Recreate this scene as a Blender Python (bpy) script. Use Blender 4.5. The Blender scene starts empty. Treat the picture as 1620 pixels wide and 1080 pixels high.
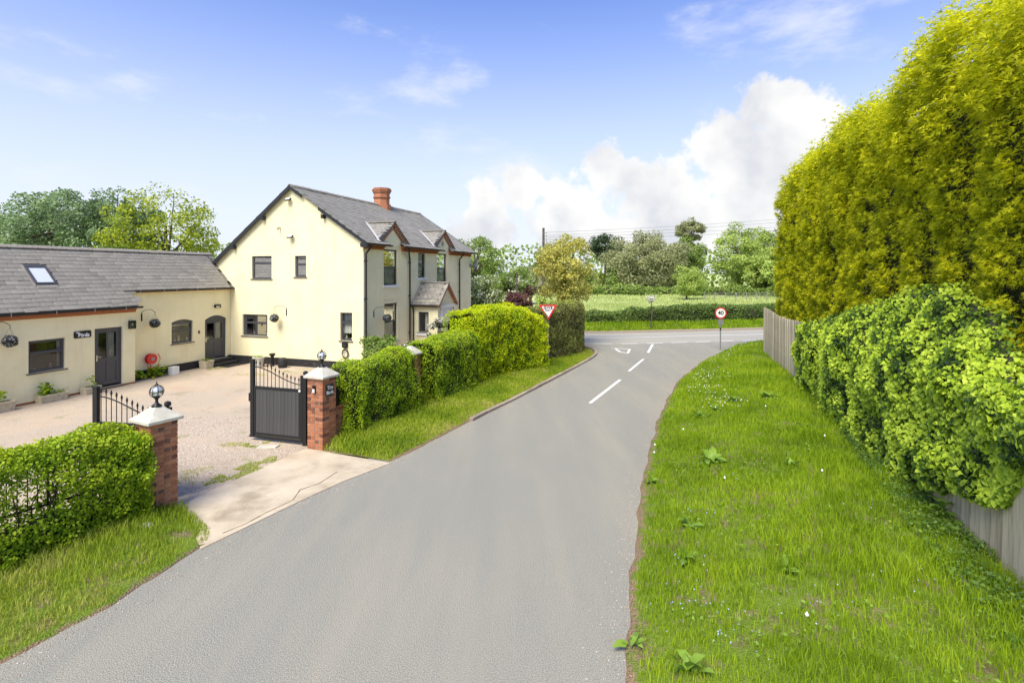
import bpy, math, random
import numpy as np
from mathutils import Vector, Matrix
random.seed(7); RNG = np.random.default_rng(11)
PI = math.pi
sc = bpy.context.scene
COL = sc.collection

# ------------------------------------------------------------------ camera
CAM_H = 4.1
cam_d = bpy.data.cameras.new('camera'); cam = bpy.data.objects.new('camera', cam_d); COL.objects.link(cam)
cam.location = (0, 0, CAM_H); cam.rotation_euler = (math.radians(90), 0, 0)
cam_d.lens = 18.44; cam_d.sensor_width = 36; cam_d.shift_y = -108/1620
cam_d.clip_start = .05; cam_d.clip_end = 6000
sc.camera = cam

# ------------------------------------------------------------------ exposure, sun, sky
sc.view_settings.view_transform = 'Standard'
sc.view_settings.look = 'None'
sc.view_settings.exposure = 1.60
sc.view_settings.gamma = 1
sc.view_settings.use_curve_mapping = False
SUN_EL = math.radians(54); SX, SY = -.42, -.9075
sd = bpy.data.lights.new('sun', 'SUN'); sun = bpy.data.objects.new('sun', sd); COL.objects.link(sun)
sd.energy = 2.0; sd.angle = math.radians(36); sd.color = (1, .92, .74)
S = Vector((SX*math.cos(SUN_EL), SY*math.cos(SUN_EL), math.sin(SUN_EL)))
sun.rotation_euler = S.to_track_quat('Z', 'Y').to_euler(); sun.location = (0, 0, 60)

world = bpy.data.worlds.new('World'); sc.world = world; world.use_nodes = True
nt = world.node_tree; N = nt.nodes; L = nt.links; N.clear()
def wn(t, **k):
    n = N.new(t)
    for a, b in k.items(): setattr(n, a, b)
    return n
def wmath(op, a, b=None, clamp=False):
    n = wn('ShaderNodeMath', operation=op, use_clamp=clamp)
    for i, x in enumerate((a, b)):
        if x is None: continue
        if isinstance(x, (int, float)): n.inputs[i].default_value = x
        else: L.new(x, n.inputs[i])
    return n.outputs[0]
tc = wn('ShaderNodeTexCoord')
sky = wn('ShaderNodeTexSky', sky_type='NISHITA', sun_disc=False)
sky.sun_elevation = SUN_EL; sky.sun_rotation = math.atan2(SX, SY); sky.altitude = 50
sky.air_density = 1.0; sky.dust_density = .6; sky.ozone_density = 3.0
D = tc.outputs['Generated']
# cumulus bank low in the east, plus the same kind of cloud low all round and wisps higher up
def dirof(x, y):
    v = Vector(((x-810)/830, 1, -(y-432)/830)); v.normalize(); return v
blobs = [(1205, 170, .060), (1165, 235, .085), (1255, 205, .075), (1200, 300, .14), (960, 268, .045), (1010, 305, .075),
         (820, 300, .055), (775, 325, .05), (900, 345, .08), (1060, 335, .10), (1310, 260, .07), (1400, 360, .16), (1010, 385, .10), (760, 375, .07), (1120, 370, .12)]
nz = wn('ShaderNodeTexNoise', noise_dimensions='3D'); nz.inputs['Scale'].default_value = 19; nz.inputs['Detail'].default_value = 9; nz.inputs['Roughness'].default_value = .58
L.new(D, nz.inputs['Vector'])
mx = None
for x, y, r in blobs:
    d = wn('ShaderNodeVectorMath', operation='DISTANCE'); L.new(D, d.inputs[0]); d.inputs[1].default_value = dirof(x, y)
    k = wmath('SUBTRACT', 1.0, wmath('MULTIPLY', d.outputs['Value'], 1/r))
    mx = k if mx is None else wmath('SMOOTH_MAX' if False else 'MAXIMUM', mx, k)
nzc = wmath('SUBTRACT', nz.outputs['Fac'], .5)
dens = wmath('ADD', mx, wmath('MULTIPLY', nzc, 2.1))
cum = wn('ShaderNodeMapRange', interpolation_type='SMOOTHSTEP'); L.new(dens, cum.inputs[0])
cum.inputs[1].default_value = -.06; cum.inputs[2].default_value = .30
# broad faint cloud everywhere
n2 = wn('ShaderNodeTexNoise'); n2.inputs['Scale'].default_value = 3.2; n2.inputs['Detail'].default_value = 8; n2.inputs['Roughness'].default_value = .6
mp = wn('ShaderNodeMapping'); mp.inputs['Scale'].default_value = (1, 1, 2.6); L.new(D, mp.inputs[0]); L.new(mp.outputs[0], n2.inputs['Vector'])
sep = wn('ShaderNodeSeparateXYZ'); L.new(D, sep.inputs[0])
wis = wn('ShaderNodeMapRange', interpolation_type='SMOOTHSTEP'); L.new(n2.outputs['Fac'], wis.inputs[0])
wis.inputs[1].default_value = .53; wis.inputs[2].default_value = .74; wis.inputs[4].default_value = .62
low = wn('ShaderNodeMapRange', interpolation_type='SMOOTHSTEP'); L.new(sep.outputs['Z'], low.inputs[0])
low.inputs[1].default_value = .54; low.inputs[2].default_value = .0; low.inputs[3].default_value = 0; low.inputs[4].default_value = .94
# cloud brightness: billows
n3 = wn('ShaderNodeTexNoise'); n3.inputs['Scale'].default_value = 9; n3.inputs['Detail'].default_value = 7; L.new(D, n3.inputs['Vector'])
cb = wn('ShaderNodeMapRange'); L.new(n3.outputs['Fac'], cb.inputs[0]); cb.inputs[1].default_value = .35; cb.inputs[2].default_value = .62
cramp = wn('ShaderNodeMixRGB'); L.new(cb.outputs[0], cramp.inputs[0])
cramp.inputs[1].default_value = (1.78, 1.84, 1.96, 1); cramp.inputs[2].default_value = (2.5, 2.47, 2.42, 1)
tint = wn('ShaderNodeMixRGB', blend_type='MULTIPLY'); tint.inputs[0].default_value = 1; L.new(sky.outputs[0], tint.inputs[1]); tint.inputs[2].default_value = (.42, .45, .62, 1)
m0 = wn('ShaderNodeMixRGB'); L.new(low.outputs[0], m0.inputs[0]); L.new(tint.outputs[0], m0.inputs[1]); m0.inputs[2].default_value = (2.05, 2.16, 2.32, 1)
m1 = wn('ShaderNodeMixRGB'); L.new(wis.outputs[0], m1.inputs[0]); L.new(m0.outputs[0], m1.inputs[1]); m1.inputs[2].default_value = (2.2, 2.25, 2.4, 1)
m2 = wn('ShaderNodeMixRGB'); L.new(cum.outputs[0], m2.inputs[0]); L.new(m1.outputs[0], m2.inputs[1]); L.new(cramp.outputs[0], m2.inputs[2])
bg = wn('ShaderNodeBackground'); bg.inputs[1].default_value = .142; L.new(m2.outputs[0], bg.inputs[0])
wo = wn('ShaderNodeOutputWorld'); L.new(bg.outputs[0], wo.inputs[0])
sc.render.engine = 'CYCLES'
sc.cycles.max_bounces = 8; sc.cycles.transparent_max_bounces = 8; sc.cycles.use_denoising = True

# ------------------------------------------------------------------ helpers
class MB:
    def __init__(s): s.v = []; s.f = []; s.a = []
    def add(s, vs, fs, a=0.5):
        o = len(s.v); s.v += [tuple(p) for p in vs]; s.f += [tuple(i+o for i in f) for f in fs]; s.a += [a]*len(vs)
    def box(s, x0, x1, y0, y1, z0, z1, a=.5, M=None):
        if x0 > x1: x0, x1 = x1, x0
        if y0 > y1: y0, y1 = y1, y0
        if z0 > z1: z0, z1 = z1, z0
        vs = [Vector(p) for p in ((x0,y0,z0),(x1,y0,z0),(x1,y1,z0),(x0,y1,z0),(x0,y0,z1),(x1,y0,z1),(x1,y1,z1),(x0,y1,z1))]
        if M is not None: vs = [M @ p for p in vs]
        s.add(vs, [(0,3,2,1),(4,5,6,7),(0,1,5,4),(1,2,6,5),(2,3,7,6),(3,0,4,7)], a)
    def bar(s, p, q, w, h=None, up=(0,0,1), a=.5):
        p, q = Vector(p), Vector(q); h = h or w; d = (q-p); ln = d.length; d.normalize(); up = Vector(up)
        if abs(d.dot(up)) > .99: up = Vector((1, 0, 0))
        x = d.cross(up).normalized(); z = x.cross(d)
        M = Matrix(((x.x, d.x, z.x, p.x), (x.y, d.y, z.y, p.y), (x.z, d.z, z.z, p.z), (0, 0, 0, 1)))
        s.box(-w/2, w/2, 0, ln, -h/2, h/2, a, M)
    def tube(s, pts, r, n=8, a=.5, caps=True):
        pts = [Vector(p) for p in pts]; rr = r if isinstance(r, (list, tuple)) else [r]*len(pts); o = len(s.v)
        vs = []; fs = []; ref = Vector((.13, .21, 1)).normalized()
        for i, p in enumerate(pts):
            t = (pts[min(i+1, len(pts)-1)] - pts[max(i-1, 0)]).normalized()
            if abs(t.dot(ref)) > .98: ref = Vector((1, .1, .2)).normalized()
            x = t.cross(ref).normalized(); y = t.cross(x)
            for k in range(n):
                c, q = math.cos(2*PI*k/n), math.sin(2*PI*k/n); vs.append(p + rr[i]*(c*x + q*y))
        for i in range(len(pts)-1):
            for k in range(n):
                k2 = (k+1) % n; fs.append((i*n+k, i*n+k2, (i+1)*n+k2, (i+1)*n+k))
        if caps: fs.append(tuple(range(n))); fs.append(tuple((len(pts)-1)*n+k for k in reversed(range(n))))
        s.add(vs, fs, a)
    def lathe(s, prof, c=(0,0,0), n=20, a=.5):
        c = Vector(c); vs = []; fs = []; m = len(prof)
        for r, z in prof:
            for k in range(n): vs.append(c + Vector((r*math.cos(2*PI*k/n), r*math.sin(2*PI*k/n), z)))
        for i in range(m-1):
            for k in range(n):
                k2 = (k+1) % n; fs.append((i*n+k, i*n+k2, (i+1)*n+k2, (i+1)*n+k))
        fs.append(tuple(range(n))[::-1]); fs.append(tuple((m-1)*n+k for k in range(n)))
        s.add(vs, fs, a)
    def prism(s, poly, z0, z1, a=.5, M=None):
        n = len(poly); vs = [Vector((p[0], p[1], z0)) for p in poly] + [Vector((p[0], p[1], z1)) for p in poly]
        if M is not None: vs = [M @ p for p in vs]
        s.add(vs, [tuple(range(n))[::-1], tuple(range(n, 2*n))] + [(i, (i+1) % n, n+(i+1) % n, n+i) for i in range(n)], a)
    def mesh(s, name, mat):
        me = bpy.data.meshes.new(name); me.from_pydata(s.v, [], s.f); me.materials.append(mat)
        at = me.attributes.new('v', 'FLOAT', 'POINT'); at.data.foreach_set('value', np.array(s.a, dtype=np.float32)); me.update(); return me
    def build(s, name, mat, parent=None, smooth=False, bevel=0, recalc=True):
        me = s.mesh(name, mat)
        if recalc:
            import bmesh
            bm = bmesh.new(); bm.from_mesh(me); bmesh.ops.recalc_face_normals(bm, faces=bm.faces); bm.to_mesh(me); bm.free()
        o = bpy.data.objects.new(name, me); COL.objects.link(o); o.parent = parent
        if smooth: me.polygons.foreach_set('use_smooth', [True]*len(me.polygons))
        if bevel:
            b = o.modifiers.new('bevel', 'BEVEL'); b.width = bevel; b.segments = 2; b.limit_method = 'ANGLE'
        return o
def thing(name, label, cat, loc=(0,0,0), rz=0, group=None):
    o = bpy.data.objects.new(name, None); COL.objects.link(o); o.location = loc; o.rotation_euler = (0, 0, rz); o.empty_display_size = .2
    return tag(o, label, cat, group)
def tag(o, label, cat, group=None):
    o['label'] = label; o['category'] = cat
    if group: o['group'] = group
    return o
def struct(o): o['kind'] = 'structure'; return o
def stuff(o): o['kind'] = 'stuff'; return o
def inst(name, me, parent, loc, rot=(0,0,0), scale=None):
    o = bpy.data.objects.new(name, me); COL.objects.link(o); o.parent = parent; o.location = loc; o.rotation_euler = rot
    if scale: o.scale = scale
    return o

def fastmesh(name, V, F, mat, att=None, parent=None, smooth=False):
    """V (n,3), F (m,3) triangles"""
    me = bpy.data.meshes.new(name); me.vertices.add(len(V)); me.vertices.foreach_set('co', np.ascontiguousarray(V, dtype=np.float32).ravel())
    k = F.shape[1]; me.loops.add(F.size); me.loops.foreach_set('vertex_index', np.ascontiguousarray(F, dtype=np.int32).ravel())
    me.polygons.add(len(F)); me.polygons.foreach_set('loop_start', np.arange(0, F.size, k, dtype=np.int32))
    if att is not None:
        at = me.attributes.new('v', 'FLOAT', 'POINT'); at.data.foreach_set('value', att.astype(np.float32))
    me.materials.append(mat); me.update(calc_edges=True)
    if smooth: me.polygons.foreach_set('use_smooth', [True]*len(F))
    o = bpy.data.objects.new(name, me); COL.objects.link(o); o.parent = parent; return o
def unit(a): return a/np.maximum(np.linalg.norm(a, axis=1, keepdims=True), 1e-9)
def vnoise(P, scale=1., seed=0):
    P = P/scale + seed*17.13; i = np.floor(P).astype(np.int64); f = P-i; f = f*f*(3-2*f)
    def h(x, y, z):
        n = (x*374761393 + y*668265263 + z*1274126177 + seed*1013) & 0x7fffffff
        n = ((n ^ (n >> 13))*1103515245) & 0x7fffffff; n = (n ^ (n >> 16)) & 0xffff
        return n/65535.
    r = 0
    for dx in (0, 1):
        for dy in (0, 1):
            for dz in (0, 1):
                w = (f[:,0] if dx else 1-f[:,0])*(f[:,1] if dy else 1-f[:,1])*(f[:,2] if dz else 1-f[:,2])
                r = r + w*h(i[:,0]+dx, i[:,1]+dy, i[:,2]+dz)
    return r
LEAF = (np.array([(0,0,0),(-.32,.45,.10),(0,.5,0),(.32,.45,.10),(0,1,-.08)]), np.array([(0,2,1),(0,3,2),(1,2,4),(2,3,4)]))
LEAF2 = (np.array([(0,0,0),(-.36,.5,.08),(.36,.5,.08),(0,1,-.08)]), np.array([(0,2,1),(1,2,3)]))
IVY = (np.array([(0,.06,0),(-.46,-.02,-.05),(-.36,.50,.05),(0,1,-.12),(.36,.50,.05),(.46,-.02,-.05)]), np.array([(0,2,1),(0,3,2),(0,4,3),(0,5,4)]))
FROND = (np.array([(-.05,.1,0),(.06,.1,0),(0,1,-.12),(-.04,.15,0),(.03,.40,0),(-.38,.74,-.05),(.04,.12,0),(-.02,.34,0),(.40,.62,-.05)]), np.array([(0,1,2),(3,4,5),(6,8,7)]))
def leaves(name, P, Nrm, size, mat, tmpl=LEAF2, D=None, spread=.6, dspread=.5, v=None, parent=None):
    n = len(P); N_ = unit(unit(Nrm) + spread*RNG.normal(size=(n, 3)))
    if D is None: D = RNG.normal(size=(n, 3))
    else: D = unit(np.broadcast_to(D, (n, 3))) + dspread*RNG.normal(size=(n, 3))
    T = unit(D - (D*N_).sum(1, keepdims=True)*N_); B = np.cross(N_, T)
    tv, tf = tmpl; size = np.broadcast_to(size, (n,))
    V = P[:, None, :] + size[:, None, None]*(tv[None, :, 0:1]*B[:, None, :] + tv[None, :, 1:2]*T[:, None, :] + tv[None, :, 2:3]*N_[:, None, :])
    F = (tf[None] + (np.arange(n)*len(tv))[:, None, None]).reshape(-1, 3)
    if v is None: v = RNG.random(n)
    A = np.repeat(np.clip(v, 0, 1), len(tv))
    return fastmesh(name, V.reshape(-1, 3), F, mat, A, parent)
def blades(name, P, h, w, mat, v=None, parent=None, lean=.35, D=None):
    n = len(P); ang = RNG.random(n)*2*PI; d = np.stack([np.cos(ang), np.sin(ang), 0*ang], 1)
    if D is not None: d = unit(d + D)
    an2 = RNG.random(n)*2*PI; b = np.stack([np.cos(an2), np.sin(an2), 0*ang], 1)
    le = (lean*(.3+RNG.random(n)))[:, None]; h = np.broadcast_to(h, (n,))[:, None]; w = np.broadcast_to(w, (n,))[:, None]; up = np.array([0, 0, 1.])
    p0 = P - b*w*.5; p1 = P + b*w*.5; m = P + up*h*.6 + d*h*le*.35; q0 = m - b*w*.4; q1 = m + b*w*.4; t = P + up*h*(1-le*.35) + d*h*le*1.2
    V = np.stack([p0, p1, q0, q1, t], 1).reshape(-1, 3)
    F = (np.array([(0,1,3),(0,3,2),(2,3,4)])[None] + (np.arange(n)*5)[:, None, None]).reshape(-1, 3)
    if v is None: v = RNG.random(n)
    return fastmesh(name, V, F, mat, np.repeat(v, 5), parent)

# ------------------------------------------------------------------ materials
def ramp(nt, cols, fac):
    r = nt.nodes.new('ShaderNodeValToRGB'); e = r.color_ramp.elements
    while len(e) < len(cols): e.new(.5)
    for i, (p, c) in enumerate(cols): e[i].position = p; e[i].color = (*c, 1)
    nt.links.new(fac, r.inputs[0]); return r.outputs[0]
def mat(name, cols, scale=4, detail=6, rough=.8, bump=0, bscale=60, metal=0, attr=0, spots=None, spec=.4, stretch=(1,1,1), spots2=None, nrough=.6):
    """procedural: noise through a ramp, optional attribute variation, optional second blotch layer, bump"""
    m = bpy.data.materials.new(name); m.use_nodes = True; nt = m.node_tree; n = nt.nodes; l = nt.links
    b = n['Principled BSDF']; tc = n.new('ShaderNodeTexCoord'); mp = n.new('ShaderNodeMapping'); l.new(tc.outputs['Object'], mp.inputs[0]); mp.inputs['Scale'].default_value = stretch
    nz = n.new('ShaderNodeTexNoise'); nz.inputs['Scale'].default_value = scale; nz.inputs['Detail'].default_value = detail; nz.inputs['Roughness'].default_value = nrough; l.new(mp.outputs[0], nz.inputs['Vector'])
    fac = nz.outputs['Fac']
    if attr:
        at = n.new('ShaderNodeAttribute'); at.attribute_name = 'v'
        mm = n.new('ShaderNodeMix'); mm.inputs[0].default_value = attr; l.new(fac, mm.inputs[2]); l.new(at.outputs['Fac'], mm.inputs[3]); fac = mm.outputs[0]
    if len(cols) == 1: cols = [(0, tuple(c*.93 for c in cols[0])), (1, tuple(min(1, c*1.07) for c in cols[0]))]
    elif not isinstance(cols[0][1], tuple): cols = [(.3 + .4*i/(len(cols)-1), c) for i, c in enumerate(cols)]
    col = ramp(nt, cols, fac)
    for sp in (spots, spots2):
        if sp:
            sc_, lo, hi, c, amt = sp
            s2 = n.new('ShaderNodeTexNoise'); s2.inputs['Scale'].default_value = sc_; s2.inputs['Detail'].default_value = 8; s2.inputs['Roughness'].default_value = .65; l.new(tc.outputs['Object'], s2.inputs['Vector'])
            mr = n.new('ShaderNodeMapRange'); l.new(s2.outputs['Fac'], mr.inputs[0]); mr.inputs[1].default_value = lo; mr.inputs[2].default_value = hi; mr.inputs[4].default_value = amt
            mx = n.new('ShaderNodeMixRGB'); l.new(mr.outputs[0], mx.inputs[0]); l.new(col, mx.inputs[1]); mx.inputs[2].default_value = (*c, 1); col = mx.outputs[0]
    l.new(col, b.inputs['Base Color']); b.inputs['Roughness'].default_value = rough; b.inputs['Metallic'].default_value = metal; b.inputs['Specular IOR Level'].default_value = spec
    if bump:
        b2 = n.new('ShaderNodeTexNoise'); b2.inputs['Scale'].default_value = bscale; b2.inputs['Detail'].default_value = 5; l.new(mp.outputs[0], b2.inputs['Vector'])
        bp = n.new('ShaderNodeBump'); bp.inputs['Strength'].default_value = bump; bp.inputs['Distance'].default_value = .02; l.new(b2.outputs['Fac'], bp.inputs['Height']); l.new(bp.outputs[0], b.inputs['Normal'])
    return m
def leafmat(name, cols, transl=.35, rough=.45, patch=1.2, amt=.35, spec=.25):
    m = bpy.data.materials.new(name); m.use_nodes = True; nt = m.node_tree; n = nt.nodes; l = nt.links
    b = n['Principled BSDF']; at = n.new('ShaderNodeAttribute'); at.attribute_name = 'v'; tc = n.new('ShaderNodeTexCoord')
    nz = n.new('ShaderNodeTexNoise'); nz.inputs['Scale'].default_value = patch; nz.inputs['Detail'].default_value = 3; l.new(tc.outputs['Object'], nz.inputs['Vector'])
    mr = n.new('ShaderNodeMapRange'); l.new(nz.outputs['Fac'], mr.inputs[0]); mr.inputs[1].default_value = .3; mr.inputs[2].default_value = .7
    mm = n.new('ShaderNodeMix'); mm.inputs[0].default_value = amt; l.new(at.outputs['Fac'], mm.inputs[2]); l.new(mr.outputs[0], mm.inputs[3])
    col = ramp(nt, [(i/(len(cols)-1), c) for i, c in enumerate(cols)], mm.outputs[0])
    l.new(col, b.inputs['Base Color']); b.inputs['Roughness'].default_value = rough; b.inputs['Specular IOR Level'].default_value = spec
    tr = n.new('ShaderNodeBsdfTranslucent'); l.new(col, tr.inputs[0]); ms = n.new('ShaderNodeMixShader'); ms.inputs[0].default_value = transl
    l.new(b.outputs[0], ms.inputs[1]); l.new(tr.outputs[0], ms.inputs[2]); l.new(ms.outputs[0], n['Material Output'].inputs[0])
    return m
M = {}
# painted brick: fine course relief under the paint
def creammat():
    m = mat('cream_painted_brick', [(.3, (.79, .71, .44)), (.55, (.84, .77, .49)), (.8, (.87, .81, .54))], scale=1.1, rough=.75, spots=(.7, .55, .8, (.66, .55, .33), .5), spots2=(7, .66, .75, (.6, .5, .33), .35))
    nt = m.node_tree; n = nt.nodes; l = nt.links; b = n['Principled BSDF']
    tc = n.new('ShaderNodeTexCoord'); sp = n.new('ShaderNodeSeparateXYZ'); l.new(tc.outputs['Object'], sp.inputs[0])
    ad = n.new('ShaderNodeMath'); l.new(sp.outputs[0], ad.inputs[0]); l.new(sp.outputs[1], ad.inputs[1])
    cb = n.new('ShaderNodeCombineXYZ'); l.new(ad.outputs[0], cb.inputs[0]); l.new(sp.outputs[2], cb.inputs[1])
    br = n.new('ShaderNodeTexBrick'); l.new(cb.outputs[0], br.inputs['Vector']); br.inputs['Scale'].default_value = 1; br.inputs['Brick Width'].default_value = .225; br.inputs['Row Height'].default_value = .075
    br.inputs['Mortar Size'].default_value = .006; br.inputs['Mortar Smooth'].default_value = .4; br.inputs['Color1'].default_value = (1,1,1,1); br.inputs['Color2'].default_value = (.75,.75,.75,1); br.inputs['Mortar'].default_value = (0,0,0,1)
    bp = n.new('ShaderNodeBump'); bp.inputs['Strength'].default_value = .35; bp.inputs['Distance'].default_value = .01; l.new(br.outputs['Color'], bp.inputs['Height'])
    nz = n.new('ShaderNodeTexNoise'); nz.inputs['Scale'].default_value = 5; nz.inputs['Detail'].default_value = 6; l.new(tc.outputs['Object'], nz.inputs['Vector'])
    b2 = n.new('ShaderNodeBump'); b2.inputs['Strength'].default_value = .3; b2.inputs['Distance'].default_value = .02; l.new(nz.outputs['Fac'], b2.inputs['Height']); l.new(bp.outputs[0], b2.inputs['Normal']); l.new(b2.outputs[0], b.inputs['Normal'])
    mp = n.new('ShaderNodeMapping'); mp.inputs['Scale'].default_value = (3.2, 3.2, .22); l.new(tc.outputs['Object'], mp.inputs[0]); sn = n.new('ShaderNodeTexNoise'); sn.inputs['Scale'].default_value = 1.6; sn.inputs['Detail'].default_value = 9; sn.inputs['Roughness'].default_value = .65; l.new(mp.outputs[0], sn.inputs['Vector'])
    mr = n.new('ShaderNodeMapRange'); l.new(sn.outputs['Fac'], mr.inputs[0]); mr.inputs[1].default_value = .54; mr.inputs[2].default_value = .72; mr.inputs[4].default_value = .32
    old = b.inputs['Base Color'].links[0].from_socket; mx = n.new('ShaderNodeMixRGB'); l.new(mr.outputs[0], mx.inputs[0]); l.new(old, mx.inputs[1]); mx.inputs[2].default_value = (.60, .52, .32, 1); l.new(mx.outputs[0], b.inputs['Base Color'])
    return m
M['cream'] = creammat()
M['slate'] = mat('roof_slate', [(.1, (.12, .111, .095)), (.45, (.225, .21, .182)), (.8, (.33, .31, .265)), (1, (.44, .41, .35))], scale=2.2, rough=.75, bump=.3, bscale=40, attr=.3,
                 spots=(4.5, .58, .68, (.52, .48, .40), .7), spots2=(1.1, .64, .76, (.26, .17, .10), .4))
M['slate2'] = mat('house_slate', [(.1, (.13, .122, .104)), (.45, (.235, .222, .192)), (.85, (.34, .322, .275)), (1, (.43, .41, .35))], scale=1.6, rough=.75, bump=.3, bscale=40, attr=.3,
                 spots=(3.4, .64, .74, (.3, .29, .25), .5), spots2=(.9, .62, .76, (.26, .17, .11), .5))
M['ridge'] = mat('ridge_tile', [(.2, .185, .16), (.34, .31, .27)], scale=6, rough=.8, attr=.3)
M['anth'] = mat('anthracite_frame', [(.060, .062, .070)], rough=.38, scale=2, spec=.5)
M['black'] = mat('black_paint', [(.014, .014, .015)], rough=.45, scale=3, spots=(12, .6, .8, (.05, .048, .045), .5))
M['fascia'] = mat('black_bargeboard', [(.02, .021, .023)], rough=.5, scale=3)
M['plinth'] = mat('black_plinth', [(.012, .012, .013), (.03, .029, .028)], rough=.7, scale=5, bump=.4, bscale=25, spots=(4, .62, .72, (.14, .12, .1), .6))
M['redbrick'] = mat('red_brick', [(.1, (.10, .045, .032)), (.3, (.28, .10, .052)), (.6, (.42, .165, .078)), (.9, (.5, .22, .12))], scale=9, rough=.88, bump=.5, bscale=70, attr=.72, spots=(7, .62, .75, (.42, .32, .24), .5))
M['eavebrick'] = mat('eaves_brick', [(.46, .17, .07), (.30, .11, .055)], scale=9, rough=.85, bump=.4, attr=.4)
M['mortar'] = mat('mortar', [(.33, .27, .21), (.45, .38, .30)], scale=20, rough=.95, bump=.5)
M['cap'] = mat('pier_cap_stone', [(.44, .42, .34), (.62, .60, .51)], scale=5, rough=.85, bump=.3, spots=(6, .58, .72, (.25, .24, .2), .6))
M['whitep'] = mat('white_paint', [(.78, .77, .74)], rough=.5, scale=3)
M['curtain'] = mat('curtain_cloth', [(.62, .6, .55), (.75, .73, .68)], scale=12, rough=.9)
M['room'] = mat('room_wall', [(.18, .17, .16), (.27, .25, .23)], scale=2, rough=.9)
M['ornament'] = mat('sill_ornament', [(.6, .55, .5), (.3, .25, .2)], scale=12, rough=.6)
M['lead'] = mat('lead_flashing', [(.5, .5, .5), (.66, .66, .66)], scale=6, rough=.6)
M['chim'] = M['redbrick']
M['chrome'] = mat('chrome', [(.7, .7, .7)], metal=1, rough=.2)
M['gatepanel'] = mat('gate_board_grey', [(.055, .056, .055), (.08, .08, .078)], scale=2, rough=.5, attr=.3, stretch=(8, 8, .6))
M['iron'] = mat('black_iron', [(.016, .016, .018)], rough=.4, scale=8, metal=.3)
M['red'] = mat('red_plastic', [(.62, .03, .03)], rough=.35, scale=3)
M['stonep'] = mat('cast_stone_trough', [(.42, .36, .24), (.6, .53, .38)], scale=9, rough=.9, bump=.5, spots=(6, .58, .7, (.22, .2, .13), .6))
M['soil'] = mat('soil', [(.05, .035, .025), (.1, .07, .05)], scale=20, rough=.95, bump=.6)
M['concrete'] = mat('concrete_apron', [(.25, (.34, .275, .19)), (.5, (.52, .44, .32)), (.75, (.62, .53, .40))], scale=1.3, detail=9, rough=.9, bump=.5, bscale=50,
                    spots=(.9, .52, .70, (.24, .20, .14), .75), spots2=(.55, .56, .7, (.50, .34, .20), .5))
M['fence'] = mat('weathered_board', [(.25, (.28, .22, .14)), (.5, (.62, .52, .35)), (.8, (.80, .70, .50))], scale=3, detail=9, rough=.9, bump=.5, bscale=30, attr=.3, stretch=(7, 7, .55), spots=(.8, .56, .7, (.075, .07, .06), .65))
M['bark'] = mat('bark', [(.06, .045, .03), (.14, .11, .08)], scale=8, rough=.95, bump=.8, bscale=20, stretch=(3, 3, .7))
M['twig'] = mat('twig', [(.045, .034, .02), (.09, .07, .045)], scale=8, rough=.95)
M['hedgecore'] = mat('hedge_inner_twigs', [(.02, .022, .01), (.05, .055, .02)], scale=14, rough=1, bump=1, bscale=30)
M['markw'] = mat('road_marking_paint', [(.25, (.42, .41, .38)), (.5, (.74, .73, .7)), (.9, (.82, .81, .78))], scale=14, detail=10, rough=.7)
M['kerb'] = mat('kerb_stone', [(.24, .19, .15), (.4, .33, .27)], scale=6, rough=.9, bump=.4, attr=.4)
M['galv'] = mat('galvanised_steel', [(.3, .31, .31)], rough=.5, metal=.6, scale=9)
M['signw'] = mat('sign_white', [(.8, .8, .8)], rough=.35, scale=3)
M['signr'] = mat('sign_red', [(.6, .03, .02)], rough=.35, scale=3)
M['signk'] = mat('sign_black', [(.01, .01, .012)], rough=.4, scale=3)
M['plaque'] = mat('black_plaque', [(.018, .018, .02)], rough=.35, scale=6, spots=(25, .6, .8, (.06, .06, .06), .5))
M['polew'] = mat('utility_pole_wood', [(.07, .055, .045), (.13, .11, .09)], scale=5, rough=.9)
M['oldrail'] = mat('grey_rail', [(.2, .19, .17), (.3, .29, .27)], scale=5, rough=.9)
def glassmat():
    m = bpy.data.materials.new('window_glass'); m.use_nodes = True; nt = m.node_tree; n = nt.nodes; l = nt.links; n.remove(n['Principled BSDF'])
    t = n.new('ShaderNodeBsdfTransparent'); t.inputs[0].default_value = (.86, .9, .88, 1); g = n.new('ShaderNodeBsdfGlossy'); g.inputs['Roughness'].default_value = .02
    tc = n.new('ShaderNodeTexCoord'); nz = n.new('ShaderNodeTexNoise'); nz.inputs['Scale'].default_value = 2.5; l.new(tc.outputs['Object'], nz.inputs['Vector'])
    bp = n.new('ShaderNodeBump'); bp.inputs['Strength'].default_value = .015; bp.inputs['Distance'].default_value = .02; l.new(nz.outputs['Fac'], bp.inputs['Height']); l.new(bp.outputs[0], g.inputs['Normal'])
    fr = n.new('ShaderNodeFresnel'); fr.inputs[0].default_value = 1.6
    ad = n.new('ShaderNodeMath'); ad.operation = 'ADD'; ad.inputs[1].default_value = .03; l.new(fr.outputs[0], ad.inputs[0])
    ms = n.new('ShaderNodeMixShader'); l.new(ad.outputs[0], ms.inputs[0]); l.new(t.outputs[0], ms.inputs[1]); l.new(g.outputs[0], ms.inputs[2]); l.new(ms.outputs[0], n['Material Output'].inputs[0])
    return m
M['glass'] = glassmat()
M['skyglass'] = mat('skylight_blind_glass', [(.62, .66, .68)], rough=.12, scale=1, spec=1)

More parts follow.
